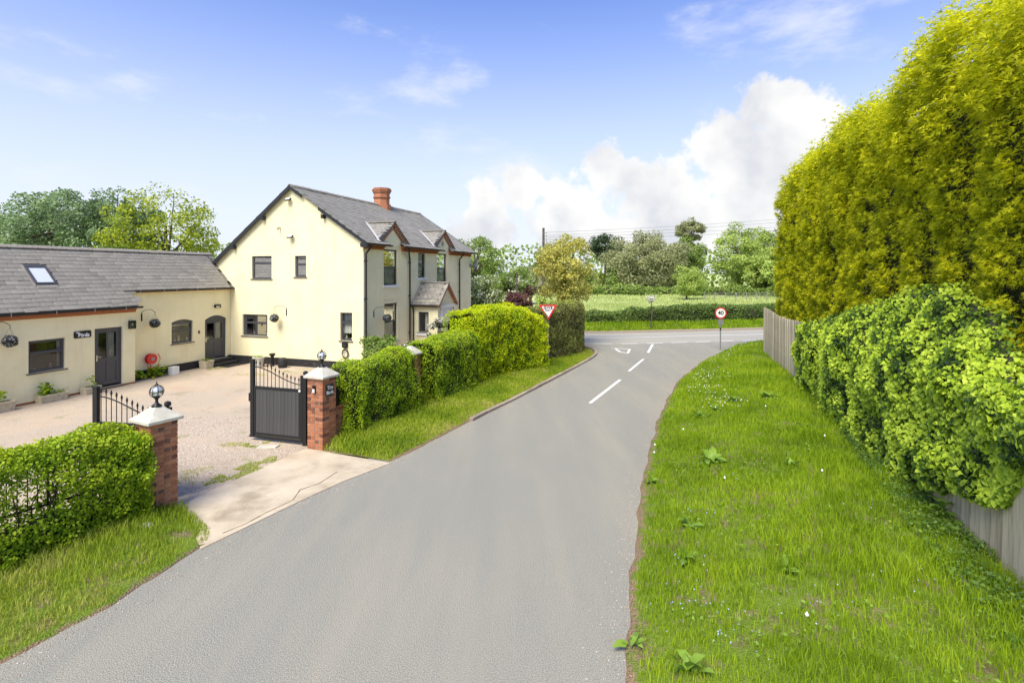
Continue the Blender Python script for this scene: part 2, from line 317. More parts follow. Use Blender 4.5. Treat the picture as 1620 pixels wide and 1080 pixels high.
M['grass'] = leafmat('grass_blade', [(.12, .22, .010), (.28, .42, .016), (.50, .60, .04)], transl=.35, patch=.8, amt=.45, rough=.6, spec=.12)
M['grassdry'] = leafmat('verge_grass_dry', [(.15, .26, .018), (.33, .43, .03), (.56, .52, .16)], transl=.3, patch=1.0, amt=.5, rough=.6, spec=.12)
M['fieldgrass'] = leafmat('meadow_grass', [(.30, .38, .10), (.48, .55, .20), (.66, .70, .36)], transl=.3, patch=.12, amt=.6, rough=.7, spec=.1)
M['herb'] = leafmat('dark_herb_leaf', [(.05, .10, .02), (.12, .22, .03), (.22, .34, .05)], patch=3)
M['blueflower'] = leafmat('blue_flower', [(.25, .3, .6), (.5, .55, .8)], transl=.1)
M['weed'] = leafmat('dock_leaf', [(.12, .23, .02), (.28, .43, .06)], transl=.3, patch=3)
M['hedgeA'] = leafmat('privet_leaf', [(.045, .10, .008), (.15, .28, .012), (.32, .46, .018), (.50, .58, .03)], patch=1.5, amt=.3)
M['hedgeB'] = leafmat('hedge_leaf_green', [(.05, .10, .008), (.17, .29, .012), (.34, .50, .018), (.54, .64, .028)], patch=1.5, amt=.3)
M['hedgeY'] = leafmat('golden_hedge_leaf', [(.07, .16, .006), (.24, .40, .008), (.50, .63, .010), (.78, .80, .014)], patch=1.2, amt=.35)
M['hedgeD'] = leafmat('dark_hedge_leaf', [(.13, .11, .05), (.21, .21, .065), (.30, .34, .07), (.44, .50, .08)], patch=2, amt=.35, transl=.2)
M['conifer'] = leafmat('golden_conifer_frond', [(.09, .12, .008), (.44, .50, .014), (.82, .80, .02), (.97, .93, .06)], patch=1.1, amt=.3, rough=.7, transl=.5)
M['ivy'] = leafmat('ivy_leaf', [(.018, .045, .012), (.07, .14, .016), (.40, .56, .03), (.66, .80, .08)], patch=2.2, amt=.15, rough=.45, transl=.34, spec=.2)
M['farhedge'] = leafmat('far_hedge_leaf', [(.04, .075, .02), (.11, .18, .035), (.22, .32, .07)], patch=.6)
M['blossom'] = leafmat('white_blossom', [(.55, .55, .42), (.8, .78, .66)], transl=.2)
M['purple'] = leafmat('purple_leaf', [(.05, .025, .025), (.13, .06, .055), (.2, .11, .08)], transl=.25)
M['gold'] = leafmat('gold_tree_leaf', [(.22, .19, .04), (.54, .52, .11), (.78, .74, .22)], patch=1, amt=.25)
def treemat(k, cols, **kw): M[k] = leafmat(k, cols, patch=.35, amt=.3, **kw)
treemat('leaf_bluegreen', [(.09, .15, .06), (.21, .31, .13), (.34, .46, .2)])
treemat('leaf_lime', [(.12, .18, .01), (.34, .42, .02), (.56, .58, .03)])
treemat('leaf_mid', [(.08, .13, .03), (.22, .32, .06), (.38, .48, .11)])
treemat('leaf_dark', [(.03, .055, .025), (.08, .12, .05), (.14, .20, .09)])
treemat('leaf_willow', [(.17, .19, .08), (.36, .38, .17), (.52, .53, .28)])
treemat('leaf_bright', [(.17, .25, .05), (.42, .53, .11), (.62, .72, .22)])
# ================================================================== SETTING
def resample(pts, n):
    P = np.array(pts, float); d = np.r_[0, np.cumsum(np.linalg.norm(np.diff(P, axis=0), axis=1))]
    t = np.linspace(0, d[-1], n); return np.stack([np.interp(t, d, P[:, i]) for i in range(P.shape[1])], 1)
def smoothpath(pts, n, it=3):
    P = np.array(pts, float)
    for _ in range(it):
        Q = [P[0]]
        for a, b in zip(P[:-1], P[1:]): Q += [a*.75+b*.25, a*.25+b*.75]
        Q.append(P[-1]); P = np.array(Q)
    return resample(P, n)
class Strip:
    """ground strip between two edge lines, a rising to b"""
    def __init__(s, A, B, za, zb, n=120, smooth=True, bump=.03, rag=0.0):
        f = smoothpath if smooth else resample
        s.A = f(A, n); s.B = f(B, n); s.za, s.zb, s.n, s.bump = za, zb, n, bump
        if rag:
            d = unit(s.B-s.A); t = np.c_[s.A, np.zeros(n)]
            s.A = s.A - d*((vnoise(t, .45, 3)-.5)*rag*1.2 + (vnoise(t, .13, 5)-.5)*rag)[:, None]
        seg = np.linalg.norm(np.diff((s.A+s.B)/2, axis=0), axis=1)*np.linalg.norm((s.A-s.B)[:-1], axis=1)
        s.area = seg.sum(); s.cdf = np.cumsum(seg)/seg.sum()
    def pt(s, i, w):
        j = np.minimum(i.astype(int), s.n-2); f = (i-j)[:, None]
        a = s.A[j]*(1-f)+s.A[j+1]*f; b = s.B[j]*(1-f)+s.B[j+1]*f; P = a*(1-w[:, None])+b*w[:, None]
        k = np.clip(w*1.5, 0, 1); e = np.clip(np.minimum(i, s.n-1-i)/5, 0, 1); z = (s.za+(s.zb-s.za)*k*k*(3-2*k))*e+.006 + s.bump*(vnoise(np.c_[P, 0*w], .8, 2)-.5)*np.clip(w*6, 0, 1)
        return np.c_[P, z]
    def build(s, name, mat, m=14):
        ii, ww = np.meshgrid(np.arange(s.n), np.linspace(0, 1, m), indexing='ij')
        V = s.pt(ii.ravel().astype(float), ww.ravel())
        a = (np.arange(s.n-1)[:, None]*m+np.arange(m-1)[None]).ravel()
        F = np.stack([a, a+m, a+m+1, a+1], 1)
        # skirt down to the base ground
        V2 = V.reshape(s.n, m, 3)[:, 0].copy(); V2[:, 2] = -.03; o = len(V); V = np.r_[V, V2]
        b = np.arange(s.n-1); F = np.r_[F, np.stack([b*m, o+b, o+b+1, (b+1)*m], 1)]
        c = np.cross(V[F[0,1]]-V[F[0,0]], V[F[0,2]]-V[F[0,0]])
        if c[2] < 0: F = F[:, ::-1]
        at_ = np.r_[ww.ravel(), np.zeros(s.n)]; return struct(fastmesh(name, V, F, mat, at_, smooth=True))
    def sample(s, n, w0=0, w1=1, dens=None):
        i = np.interp(RNG.random(n), np.r_[0, s.cdf], np.arange(s.n)); w = w0+(w1-w0)*RNG.random(n); P = s.pt(i, w)
        if dens is not None: k = RNG.random(n) < dens(P, w); P = P[k]; w = w[k]
        return P, w
# materials of the ground
def groundmat(name, layers, rough=.95, bump=.6, bscale=35, edge=False):
    """layers: base colour pair, then (scale, lo, hi, colour, amount, stretch)"""
    m = bpy.data.materials.new(name); m.use_nodes = True; nt = m.node_tree; n = nt.nodes; l = nt.links; b = n['Principled BSDF']
    tc = n.new('ShaderNodeTexCoord'); col = None
    for sc_, lo, hi, c, amt, st, rz in layers:
        mp = n.new('ShaderNodeMapping'); mp.inputs['Scale'].default_value = st; mp.inputs['Rotation'].default_value = (0, 0, rz); mp.vector_type = 'POINT'; l.new(tc.outputs['Object'], mp.inputs[0])
        s2 = n.new('ShaderNodeTexNoise'); s2.inputs['Scale'].default_value = sc_; s2.inputs['Detail'].default_value = 10; s2.inputs['Roughness'].default_value = .62; l.new(mp.outputs[0], s2.inputs['Vector'])
        if col is None:
            col = ramp(nt, [(lo, c), (hi, amt)], s2.outputs['Fac']); continue
        mr = n.new('ShaderNodeMapRange'); l.new(s2.outputs['Fac'], mr.inputs[0]); mr.inputs[1].default_value = lo; mr.inputs[2].default_value = hi; mr.inputs[4].default_value = amt
        mx = n.new('ShaderNodeMixRGB'); l.new(mr.outputs[0], mx.inputs[0]); l.new(col, mx.inputs[1]); mx.inputs[2].default_value = (*c, 1); col = mx.outputs[0]
    if edge:
        at = n.new('ShaderNodeAttribute'); at.attribute_name = 'v'; e2 = n.new('ShaderNodeTexNoise'); e2.inputs['Scale'].default_value = 6; e2.inputs['Detail'].default_value = 8; l.new(tc.outputs['Object'], e2.inputs['Vector'])
        sb = n.new('ShaderNodeMath'); sb.operation = 'MULTIPLY_ADD'; l.new(e2.outputs['Fac'], sb.inputs[0]); sb.inputs[1].default_value = -.10; l.new(at.outputs['Fac'], sb.inputs[2])
        er = n.new('ShaderNodeMapRange'); l.new(sb.outputs[0], er.inputs[0]); er.inputs[1].default_value = -.028; er.inputs[2].default_value = -.052
        dn = n.new('ShaderNodeTexNoise'); dn.inputs['Scale'].default_value = 60; dn.inputs['Detail'].default_value = 6; l.new(tc.outputs['Object'], dn.inputs['Vector'])
        dc = ramp(nt, [(.3, (.14, .085, .05)), (.7, (.46, .32, .21))], dn.outputs['Fac']); mx = n.new('ShaderNodeMixRGB'); l.new(er.outputs[0], mx.inputs[0]); l.new(col, mx.inputs[1]); l.new(dc, mx.inputs[2]); col = mx.outputs[0]
    l.new(col, b.inputs['Base Color']); b.inputs['Roughness'].default_value = rough; b.inputs['Specular IOR Level'].default_value = .08
    vo = n.new('ShaderNodeTexVoronoi'); vo.inputs['Scale'].default_value = bscale; l.new(tc.outputs['Object'], vo.inputs['Vector'])
    nz = n.new('ShaderNodeTexNoise'); nz.inputs['Scale'].default_value = bscale*2; nz.inputs['Detail'].default_value = 4; l.new(tc.outputs['Object'], nz.inputs['Vector'])
    ad = n.new('ShaderNodeMath'); l.new(vo.outputs['Distance'], ad.inputs[0]); l.new(nz.outputs['Fac'], ad.inputs[1])
    bp = n.new('ShaderNodeBump'); bp.inputs['Strength'].default_value = bump; bp.inputs['Distance'].default_value = .015; l.new(ad.outputs[0], bp.inputs['Height']); l.new(bp.outputs[0], b.inputs['Normal'])
    return m
I1 = (1, 1, 1); LR = math.radians(24)
M['asphalt'] = groundmat('lane_asphalt', 
    [(85, .38, .62, (.13, .127, .108), (.43, .42, .36), I1, 0),
     (1.1, .45, .66, (.42, .37, .28), .3, (1, .16, 1), LR), (.8, .50, .70, (.24, .245, .222), .45, (1, .08, 1), LR),
     (2.2, .70, .78, (.3, .26, .21), .6, I1, 0), (26, .60, .72, (.17, .165, .15), .45, I1, 0), (150, .64, .70, (.62, .60, .54), .8, I1, 0), (240, .68, .74, (.05, .05, .05), .8, I1, 0)], bump=.5, bscale=90)
M['asphalt2'] = groundmat('main_road_asphalt', [(60, .36, .64, (.29, .275, .23), (.43, .41, .345), I1, 0), (.5, .5, .7, (.24, .235, .225), .5, (.1, 1, 1), .2)], bump=.3, bscale=60)
M['gravel'] = groundmat('pink_gravel', [(48, .3, .7, (.29, .232, .17), (.72, .61, .48), I1, 0), (.5, .50, .68, (.62, .48, .34), .6, I1, 0), (1.1, .56, .70, (.28, .22, .17), .4, I1, 0),
     (1.5, .60, .68, (.24, .27, .08), .5, I1, 0), (.35, .55, .7, (.5, .30, .19), .45, I1, 0), (130, .64, .7, (.75, .69, .62), .8, I1, 0), (120, .66, .72, (.14, .11, .09), .8, I1, 0)], bump=1, bscale=45)
M['vsoil'] = groundmat('verge_soil', [(9, .3, .7, (.17, .13, .08), (.27, .20, .13), I1, 0), (2.5, .36, .50, (.14, .22, .02), .92, I1, 0)], bump=1, edge=True)
M['vsoil2'] = groundmat('dry_verge_soil', [(9, .3, .7, (.20, .15, .08), (.34, .26, .15), I1, 0), (1.2, .45, .6, (.16, .23, .03), .7, I1, 0)], bump=1, edge=True)
M['field'] = groundmat('meadow_ground', [(.35, .3, .7, (.32, .40, .12), (.54, .58, .26), (1, .4, 1), 0), (.06, .5, .65, (.38, .40, .15), .5, I1, 0)], bump=1, bscale=6)
M['pave'] = groundmat('pavement_sand', [(20, .3, .7, (.33, .26, .2), (.46, .38, .3), I1, 0)])

# base ground to the horizon
g = MB(); nseg = 24
for i in range(nseg):
    for j in range(nseg):
        xs = [(-1 if a < 0 else 1)*abs(a)**2.2*1800 for a in (i/nseg*2-1, (i+1)/nseg*2-1)]; ys = [(-1 if a < 0 else 1)*abs(a)**2.2*1800+20 for a in (j/nseg*2-1, (j+1)/nseg*2-1)]
        g.add([(xs[0], ys[0], -.03), (xs[1], ys[0], -.03), (xs[1], ys[1], -.03), (xs[0], ys[1], -.03)], [(0, 1, 2, 3)])
struct(g.build('ground', M['field'], recalc=False))

LE = [(-7.6, -8), (-6.3, 2), (-5.75, 4.4), (-5.37, 5.51), (-5.03, 6.33), (-4.53, 7.91), (-3.95, 9.37), (-2.84, 11.23), (-1.75, 13.19), (-1.01, 14.93), (-.42, 15.92), (1.19, 19.34), (2.73, 22.69), (4.13, 25.78), (4.49, 27.22), (4.45, 28.6), (3.6, 29.8), (1.6, 30.6)]
RE = [(-.3, -8), (.55, 2), (.95, 4.2), (1.11, 5.25), (1.66, 7.27), (2.23, 9.25), (2.8, 11.05), (3.72, 13.72), (4.73, 16.36), (6.47, 20.26), (8.03, 22.99), (10.09, 26.18), (12.16, 28.84), (14.86, 31.12), (19, 32.3), (27, 34.1), (58, 41.4)]
def flat(name, A, B, z, mat, n=60, out=0):
    a = resample(A, n); b = resample(B, n)
    V = np.r_[np.c_[a, np.full(n, z)], np.c_[b, np.full(n, z)]]; i = np.arange(n-1); F = np.stack([i, i+n, i+n+1, i+1], 1)
    c = np.cross(V[F[0,1]]-V[F[0,0]], V[F[0,2]]-V[F[0,0]])
    if c[2] < 0: F = F[:, ::-1]
    return struct(fastmesh(name, V, F, mat, np.zeros(len(V))))
flat('lane', [(x-.5, y+.1) for x, y in LE[:15]]+[(3.6, 31.2)], [(x+.6, y-.2) for x, y in RE[:12]]+[(12.6, 28.2), (15.6, 33.0)], 0, M['asphalt'])
MC = smoothpath([(70, 46.5), (30, 38.4), (17, 35.25), (11, 34.05), (5, 32.85), (0, 34.4), (-6, 38.5), (-34, 60)], 160)
def offset(P, d):
    t = np.gradient(P, axis=0); t = unit(t); return P + np.stack([-t[:, 1], t[:, 0]], 1)*d
flat('main_road', offset(MC, 3.0), offset(MC, -2.55), .004, M['asphalt2'], 160)
def paint(name, P, w, z=.009, dash=None, L0=0):
    mb = MB(); P = np.array(P, float); d = np.r_[0, np.cumsum(np.linalg.norm(np.diff(P, axis=0), axis=1))]
    def at(t): return np.array([np.interp(t, d, P[:, 0]), np.interp(t, d, P[:, 1])])
    segs = [(0, d[-1])] if dash is None else [(t, min(t+dash[0], d[-1])) for t in np.arange(L0, d[-1], dash[0]+dash[1])]
    for a, b in segs:
        k = max(1, int((b-a)/1.5)) if dash is None else 1
        for i in range(k):
            p, q = at(a+(b-a)*i/k), at(a+(b-a)*(i+1)/k); t = (q-p)/max(np.linalg.norm(q-p), 1e-6); nn = np.array([-t[1], t[0]])*w/2
            mb.add([(*(p-nn), z), (*(q-nn), z), (*(q+nn), z), (*(p+nn), z)], [(0, 1, 2, 3)])
    return struct(mb.build(name, M['markw'], recalc=False))
paint('centre_dash_marking', [(2.46, 16.55), (4.17, 20.2)], .115, .006)
paint('centre_dash_marking', [(4.89, 21.95), (6.27, 25.02)], .115, .006)
paint('centre_dash_marking', [(7.0, 27.0), (8.1, 30.2)], .13, .006)
paint('give_way_triangle_marking', [(5.45, 28.7), (6.5, 28.75), (5.75, 26.3), (5.45, 28.7), (5.6, 28.7)], .13, .006)
MC2 = MC[(MC[:, 0] > 2)]
paint('centre_line_marking', MC2, .13, .009)
gl = offset(MC, 2.75); gl = gl[(gl[:, 0] > 4.2) & (gl[:, 0] < 18)]
paint('give_way_line_marking', gl, .14, .009, dash=(1.0, .55))
# far kerb, pavement strip and bank
fk = offset(MC, -2.55); fk = fk[fk[:, 0] > -3]
fk2 = offset(MC, -3.35); fk2 = fk2[fk2[:, 0] > -3]; fk3 = offset(MC, -4.9); fk3 = fk3[fk3[:, 0] > -3]
kb = MB(); kb_ = resample(fk, 60)
for i in range(59):
    kb.bar((*kb_[i], .03), (*kb_[i+1], .03), .12, .14)
struct(kb.build('far_kerb', M['kerb']))
flat('far_footway', fk, fk2, .05, M['pave'])
bank = Strip(fk2, fk3, .05, .35, 100, smooth=False, bump=.1); bank.build('far_bank', M['vsoil'])
b2_ = Strip(fk3, offset(MC, -8.5)[offset(MC, -8.5)[:, 0] > -3], .35, .0, 80, smooth=False, bump=.1); b2_.build('far_bank_back', M['field'])

# gravel drive and concrete apron
struct(fastmesh('gravel_drive', np.array([(-40, -10, 0), (-8.6, 3, 0), (-7.3, 7.2, 0), (-6.6, 8.8, 0), (-5.7, 9.2, 0), (-4.2, 11.8, 0), (-4.0, 13, 0), (-2.9, 16, 0), (-1.5, 19.6, 0), (1.4, 22.6, 0), (3.3, 27.5, 0), (-1, 34, 0), (-24, 34, 0), (-60, 20, 0)], float)+[0, 0, .003],
    np.array([[0,1,13],[1,2,13],[2,3,13],[3,4,12],[3,12,13],[4,5,12],[5,6,12],[6,7,12],[7,8,12],[8,9,12],[9,10,11],[9,11,12]]), M['gravel'], np.zeros(14)))
ap = MB(); app = [(-5.80, 9.42), (-5.55, 8.95), (-4.62, 7.78), (-3.90, 9.25), (-3.30, 10.35), (-2.62, 11.30), (-3.19, 11.55), (-4.36, 12.05), (-4.81, 12.22), (-5.2, 11.2), (-5.58, 10.07)]
ap.prism(app, -.02, .014); struct(ap.build('concrete_apron', M['concrete']))
# crack in the apron: dark recessed-looking joint strip of soil
ck = MB(); pts = [(-4.55, 8.25), (-4.35, 8.55), (-4.2, 8.95), (-3.95, 9.45), (-4.0, 9.9), (-3.75, 10.2), (-3.6, 10.8)]
for p, q in zip(pts[:-1], pts[1:]):
    for k in range(4):
        a = np.array(p)+(np.array(q)-np.array(p))*k/4; b = np.array(p)+(np.array(q)-np.array(p))*(k+1)/4
        j = np.array([random.uniform(-.03, .03), random.uniform(-.03, .03)])
        ck.bar((*(a), .0155), (*(b), .0155), random.uniform(.008, .02), .003)
struct(ck.build('apron_crack', M['soil']))

# verges
def Fx(Y): return 6.18 + .3133*(Y-6.33)
FB = [(Fx(-8)+.9, -8)] + [(Fx(y)+.9, y-.28) for y in (2, 4.4, 6, 8, 10, 12, 15, 18, 21, 24, 27, 29.5)] + [(17.3, 29.6), (21, 30.2), (28, 31.5), (60, 38.8)]
vr = Strip(RE, FB, .012, .30, 240, bump=.10, rag=.10); vr.build('right_verge', M['vsoil'], 24)
struct(Strip([(Fx(y)+.88, y-.28) for y in (-8, 30)], [(Fx(y)+14, y-4) for y in (-8, 30)], .30, .30, 10, smooth=False).build('garden_ground', M['vsoil'], 4))
LV1 = Strip(LE[:6]+[(-4.78, 8.35)], [(-11.3, -8), (-9.4, 3.2), (-8.1, 5.8), (-7.4, 7.2), (-6.7, 8.5), (-6.2, 9.1), (-5.75, 9.15)], .012, .12, 120, bump=.05, rag=.10); LV1.build('left_verge', M['vsoil'])
LV2 = Strip([(-2.66, 11.42), (-1.70, 13.26), (-1.03, 14.9), (-.5, 15.9), (1.05, 19.34), (2.6, 22.69), (3.98, 25.78), (4.3, 27.22), (4.2, 28.4)],
            [(-4.35, 12.08), (-3.75, 13.6), (-3.2, 15.1), (-2.7, 16.4), (-1.2, 19.9), (1.0, 22.5), (2.4, 25.2), (2.9, 27.2), (2.6, 28.6)], .02, .13, 120, bump=.05, rag=.05); LV2.build('hedge_verge', M['vsoil2'])

# kerb stones along the hedge verge
kroot = struct(bpy.data.objects.new('lane_kerb', None)); COL.objects.link(kroot)
kp = smoothpath([(-1.15, 14.55), (-1.03, 14.9), (-.45, 15.95), (1.15, 19.34), (2.69, 22.69), (4.08, 25.78), (4.42, 27.22), (4.35, 28.5), (3.5, 29.7), (1.7, 30.4)], 21)
kmes = []
for k in range(4):
    mb = MB(); mb.box(-.455, .455, -.065, .065, -.05, .075, .2+.2*k); me = mb.mesh('kerb_stone', M['kerb']); kmes.append(me)
for i in range(20):
    a, b = kp[i], kp[i+1]; c = (a+b)/2; L_ = np.linalg.norm(b-a)
    inst('kerb_stone', kmes[i % 4], kroot, (c[0], c[1], random.uniform(-.012, .012)), (random.uniform(-.03, .03), 0, math.atan2(b[1]-a[1], b[0]-a[0])+random.uniform(-.02, .02)), (L_/.925, 1, 1))

# ---------- grass
def dens_r(P, w):
    d = P[:, 1]; near = np.clip(1.25 - d/24, .22, 1); bare = vnoise(P, .35, 9)*np.clip(w*32-.35, 0, 1); return near*np.clip(bare*3.2-.1, 0, 1)
P, w = vr.sample(420000, .0, 1., dens_r); k = (P[:, 1] > 2.5) & (P[:, 1] < 34) & (P[:, 0] < 24); P, w = P[k], w[k]
h = (.05+.20*vnoise(P, .9, 4)*(.5+vnoise(P, .22, 14))+.10*np.clip(w-.6, 0, 1))*np.clip(.45+w*8, 0, 1)*(.6+.7*RNG.random(len(P))); wd = .0045+.0006*P[:, 1]
stuff(tag(blades('verge_grass', P, h, wd, M['grass'], v=np.clip(.12+.56*RNG.random(len(P))+.55*(vnoise(P, 1.3, 6)-.45)+.35*(vnoise(P, .3, 16)-.5), 0, 1)), 'lush green grass on the verge right of the lane', 'grass'))
P, w = LV1.sample(110000, .0, 1., lambda P, w: np.clip(vnoise(P, .3, 9)*2.6*np.clip(w*26-.4, 0, 1)-.15, 0, 1)); k = P[:, 1] > 2.5; P, w = P[k], w[k]
h = (.05+.14*w)*(.5+RNG.random(len(P))); stuff(tag(blades('near_verge_grass', P, h, .008, M['grassdry'], v=np.clip(.75*RNG.random(len(P))+.25-.3*w, 0, 1)), 'green and dry grass below the railing hedge at lower left', 'grass'))
P, w = LV2.sample(90000, .0, 1., lambda P, w: np.clip(vnoise(P, .35, 9)*2.6*np.clip(w*26-.4, 0, 1)-.1, 0, 1))
h = (.04+.12*w)*(.5+RNG.random(len(P))); stuff(tag(blades('kerbside_grass', P, h, .016, M['grassdry'], v=np.clip(.6*RNG.random(len(P))+1.1*(vnoise(P, 1.3, 5)-.42)+.15, 0, 1)), 'yellowing grass strip between hedges and kerb', 'grass'))
P, w = bank.sample(26000, 0, 1); k = (P[:, 0] > 3) & (P[:, 0] < 24); P = P[k]
stuff(tag(blades('bank_grass', P, .14+.2*RNG.random(len(P)), .035, M['grass'], v=.6*RNG.random(len(P))), 'rough grass on the bank below the far hedge', 'grass'))
# gravel stones and moss near the gateway
n = 9000; Q = np.c_[RNG.uniform(-9.5, -4.3, n), RNG.uniform(8.2, 15, n), np.full(n, .003)]
def side(P, a, b): return (b[0]-a[0])*(P[:, 1]-a[1])-(b[1]-a[1])*(P[:, 0]-a[0])
inside = (side(Q, (-7.4, 7.2), (-5.9, 9.6)) > 0) & (side(Q, (-5.6, 10.0), (-4.85, 12.4)) > 0) & (side(Q, (-6.2, 9.3), (-5.6, 10.0)) > 0); Q = Q[inside]
tv = np.array([(1,0,0),(-.5,.87,0),(-.5,-.87,0),(.3,.2,.7),(-.6,-.1,.5)]); tf = np.array([(0,1,3),(1,4,3),(1,2,4),(2,0,3),(2,3,4)])
ang = RNG.random(len(Q))*6.28; s_ = RNG.uniform(.008, .022, len(Q)); c_, q_ = np.cos(ang), np.sin(ang)
Vx = (tv[None, :, 0]*c_[:, None]-tv[None, :, 1]*q_[:, None]); Vy = (tv[None, :, 0]*q_[:, None]+tv[None, :, 1]*c_[:, None])
V = Q[:, None, :]+s_[:, None, None]*np.stack([Vx, Vy, np.broadcast_to(tv[None, :, 2], Vx.shape)], 2)
M['stones'] = mat('gravel_stones', [(0, (.2, .15, .12)), (.5, (.42, .34, .28)), (1, (.7, .64, .58))], scale=30, rough=.9, attr=.8)
stuff(tag(fastmesh('gravel_stones', V.reshape(-1, 3), (tf[None]+(np.arange(len(Q))*5)[:, None, None]).reshape(-1, 3), M['stones'], np.repeat(RNG.random(len(Q)), 5)), 'loose pinkish gravel inside the gateway', 'gravel'))
n = 5200; ii = RNG.random(n); ed = resample(RE[1:12], 400); el = resample(LE[1:13], 400); lft = RNG.random(n) < .4
E_ = np.where(lft[:, None], el[(ii*399).astype(int)]+np.c_[np.abs(RNG.normal(size=n))*.22, 0*ii], ed[(ii*399).astype(int)]-np.c_[np.abs(RNG.normal(size=n))*.20-.05, 0*ii]); Q2 = np.c_[E_, np.full(n, .004)]
s_ = RNG.uniform(.004, .015, n); ang = RNG.random(n)*6.28; c_, q_ = np.cos(ang), np.sin(ang); Vx = (tv[None, :, 0]*c_[:, None]-tv[None, :, 1]*q_[:, None]); Vy = (tv[None, :, 0]*q_[:, None]+tv[None, :, 1]*c_[:, None])
V = Q2[:, None, :]+s_[:, None, None]*np.stack([Vx, Vy, np.broadcast_to(tv[None, :, 2], Vx.shape)], 2)
stuff(tag(fastmesh('road_grit', V.reshape(-1, 3), (tf[None]+(np.arange(n)*5)[:, None, None]).reshape(-1, 3), M['stones'], np.repeat(RNG.random(n)*.8, 5)), 'loose grit and chippings along both lane edges', 'grit'))
def patch(cx, cy, rx, ry, n, h, rz=0):
    a = RNG.random(n)*2*PI; r = np.sqrt(RNG.random(n)); x = r*np.cos(a)*rx; y = r*np.sin(a)*ry; P = np.c_[cx+x*math.cos(rz)-y*math.sin(rz), cy+x*math.sin(rz)+y*math.cos(rz), np.full(n, .005)]
    return P[(vnoise(P, .22, 8) > .5) & (RNG.random(len(P)) < .6)]
PP = np.r_[patch(-5.55, 10.9, .28, .95, 4200, .03, -.35), patch(-6.3, 12.6, .8, .25, 1500, .03, .1), patch(-6.4, 10.6, .5, .5, 900, .03), patch(-6.1, 12.5, .3, .2, 800, .03), patch(-9.8, 21.5, 1.5, .7, 2500, .03), patch(-12.8, 22.6, .8, .5, 1500, .03), patch(-8.7, 22.0, 1, .5, 900, .03)]
stuff(tag(blades('drive_moss', PP, .012+.03*RNG.random(len(PP)), .012, M['grassdry'], v=.4+.4*RNG.random(len(PP)), lean=.8), 'short yellow green weeds growing through the gravel drive', 'weeds'))
# meadow
def meadow(n, y0, y1, h0, w0):
    y = RNG.uniform(y0, y1, n); x = RNG.uniform(.05, .62, n)*y; P = np.c_[x, y, np.full(n, -.02)]; 
    return blades('tall_meadow_grass', P, h0*(.5+vnoise(P, 3, 3)+.3*RNG.random(n)), w0, M['fieldgrass'], v=np.clip(.2+.5*RNG.random(n)+.35*(vnoise(P, 9, 7)-.5), 0, 1), lean=.5)
stuff(tag(meadow(34000, 42, 74, .22, .06), 'tall pale meadow grass behind the roadside hedge', 'grass'))
stuff(tag(meadow(14000, 74, 112, .3, .14), 'tall pale grass at the back of the meadow', 'grass'))

# ---------- broad-leaved weeds, dandelion clocks and daisies in the right verge
def vz(x, y):
    d = np.linalg.norm(vr.A-np.array([x, y]), axis=1); i = int(d.argmin()); 
    a, b = vr.A[i], vr.B[i]; w = np.clip(np.dot(np.array([x, y])-a, b-a)/np.dot(b-a, b-a), 0, 1); return float(vr.pt(np.array([float(i)]), np.array([w]))[0, 2])
DOCK = (np.array([(0,0,0),(-.20,.25,.08),(0,.30,.0),(.22,.28,.03),(-.21,.66,.02),(0,.7,-.04),(.17,.72,.05),(.03,1.0,-.22)]), np.array([(0,2,1),(0,3,2),(1,2,5),(1,5,4),(2,3,6),(2,6,5),(4,5,7),(5,6,7)]))
def weed(name, label, cat, x, y, n, s, group=None, tilt=.9):
    t = thing(name, label, cat, (x, y, vz(x, y)), 0, group)
    for k in range(n):
        a = 2*PI*k/n+random.uniform(-.9, .9); d = np.array([[math.cos(a), math.sin(a), random.uniform(.0, 1.3)]])
        N_ = np.array([[-math.cos(a)*.6, -math.sin(a)*.6, 1]])
        leaves('leaf', np.array([[random.uniform(-.1, .1)*s*3, random.uniform(-.1, .1)*s*3, .04]]), N_, s*random.uniform(.4, 1.0), M['weed'], DOCK, d, .25, .15, v=np.array([random.uniform(.1, 1)]), parent=t)
docks0 = [(4.26, 11.05, 9, .34, 'largest dock clump, in the middle of the verge'), (7.88, 15.95, 10, .36, 'dock plant just left of the fence'), (2.86, 8.34, 6, .24, 'small dock below the large clump near the lane edge'),
         (3.61, 6.92, 3, .27, 'single broad dock leaf standing alone in front grass'), (2.45, 7.39, 5, .22, 'low dock rosette by the near lane edge'), (5.25, 14.52, 8, .3, 'dock clump beyond the largest clump'),
         (1.80, 5.35, 6, .26, 'broad-leaved weed at the bottom edge of the photo'), (1.32, 5.75, 4, .2, 'weed overhanging the near asphalt edge'), (2.72, 10.18, 4, .18, 'dark leafy weed leaning over the lane edge'),
         (6.7, 15.9, 8, .3, 'dock plant in a row across the verge, left of the fence-side dock'), (5.9, 15.3, 7, .28, 'dock plant in the middle of the row across the verge'), (7.2, 12.9, 4, .22, 'dock leaves near the foot of the ivy'), (5.55, 10.4, 4, .25, 'pale dock leaves right of the largest clump')]
docks = docks0
for x, y, n_, s_1, lb in docks: weed('dock_plant', lb, 'weed', x, y, int(n_*2), s_1*1.05, 'docks growing in the right verge')
clk = [(3.19, 5.7, 'dandelion clock in the near grass at the bottom'), (5.65, 9.58, 'dandelion clock right of the single dock leaf'), (3.87, 9.58, 'dandelion clock just below the largest dock clump'), (4.2, 12.9, 'dandelion clock above the largest dock clump'),
       (6.9, 14.3, 'dandelion clock near the fence-side docks'), (3.2, 11.8, 'dandelion clock left of the largest dock clump'), (6.9, 11.6, 'dandelion clock in front of the ivy'), (3.05, 11.3, 'dandelion clock closest to the lane edge')]
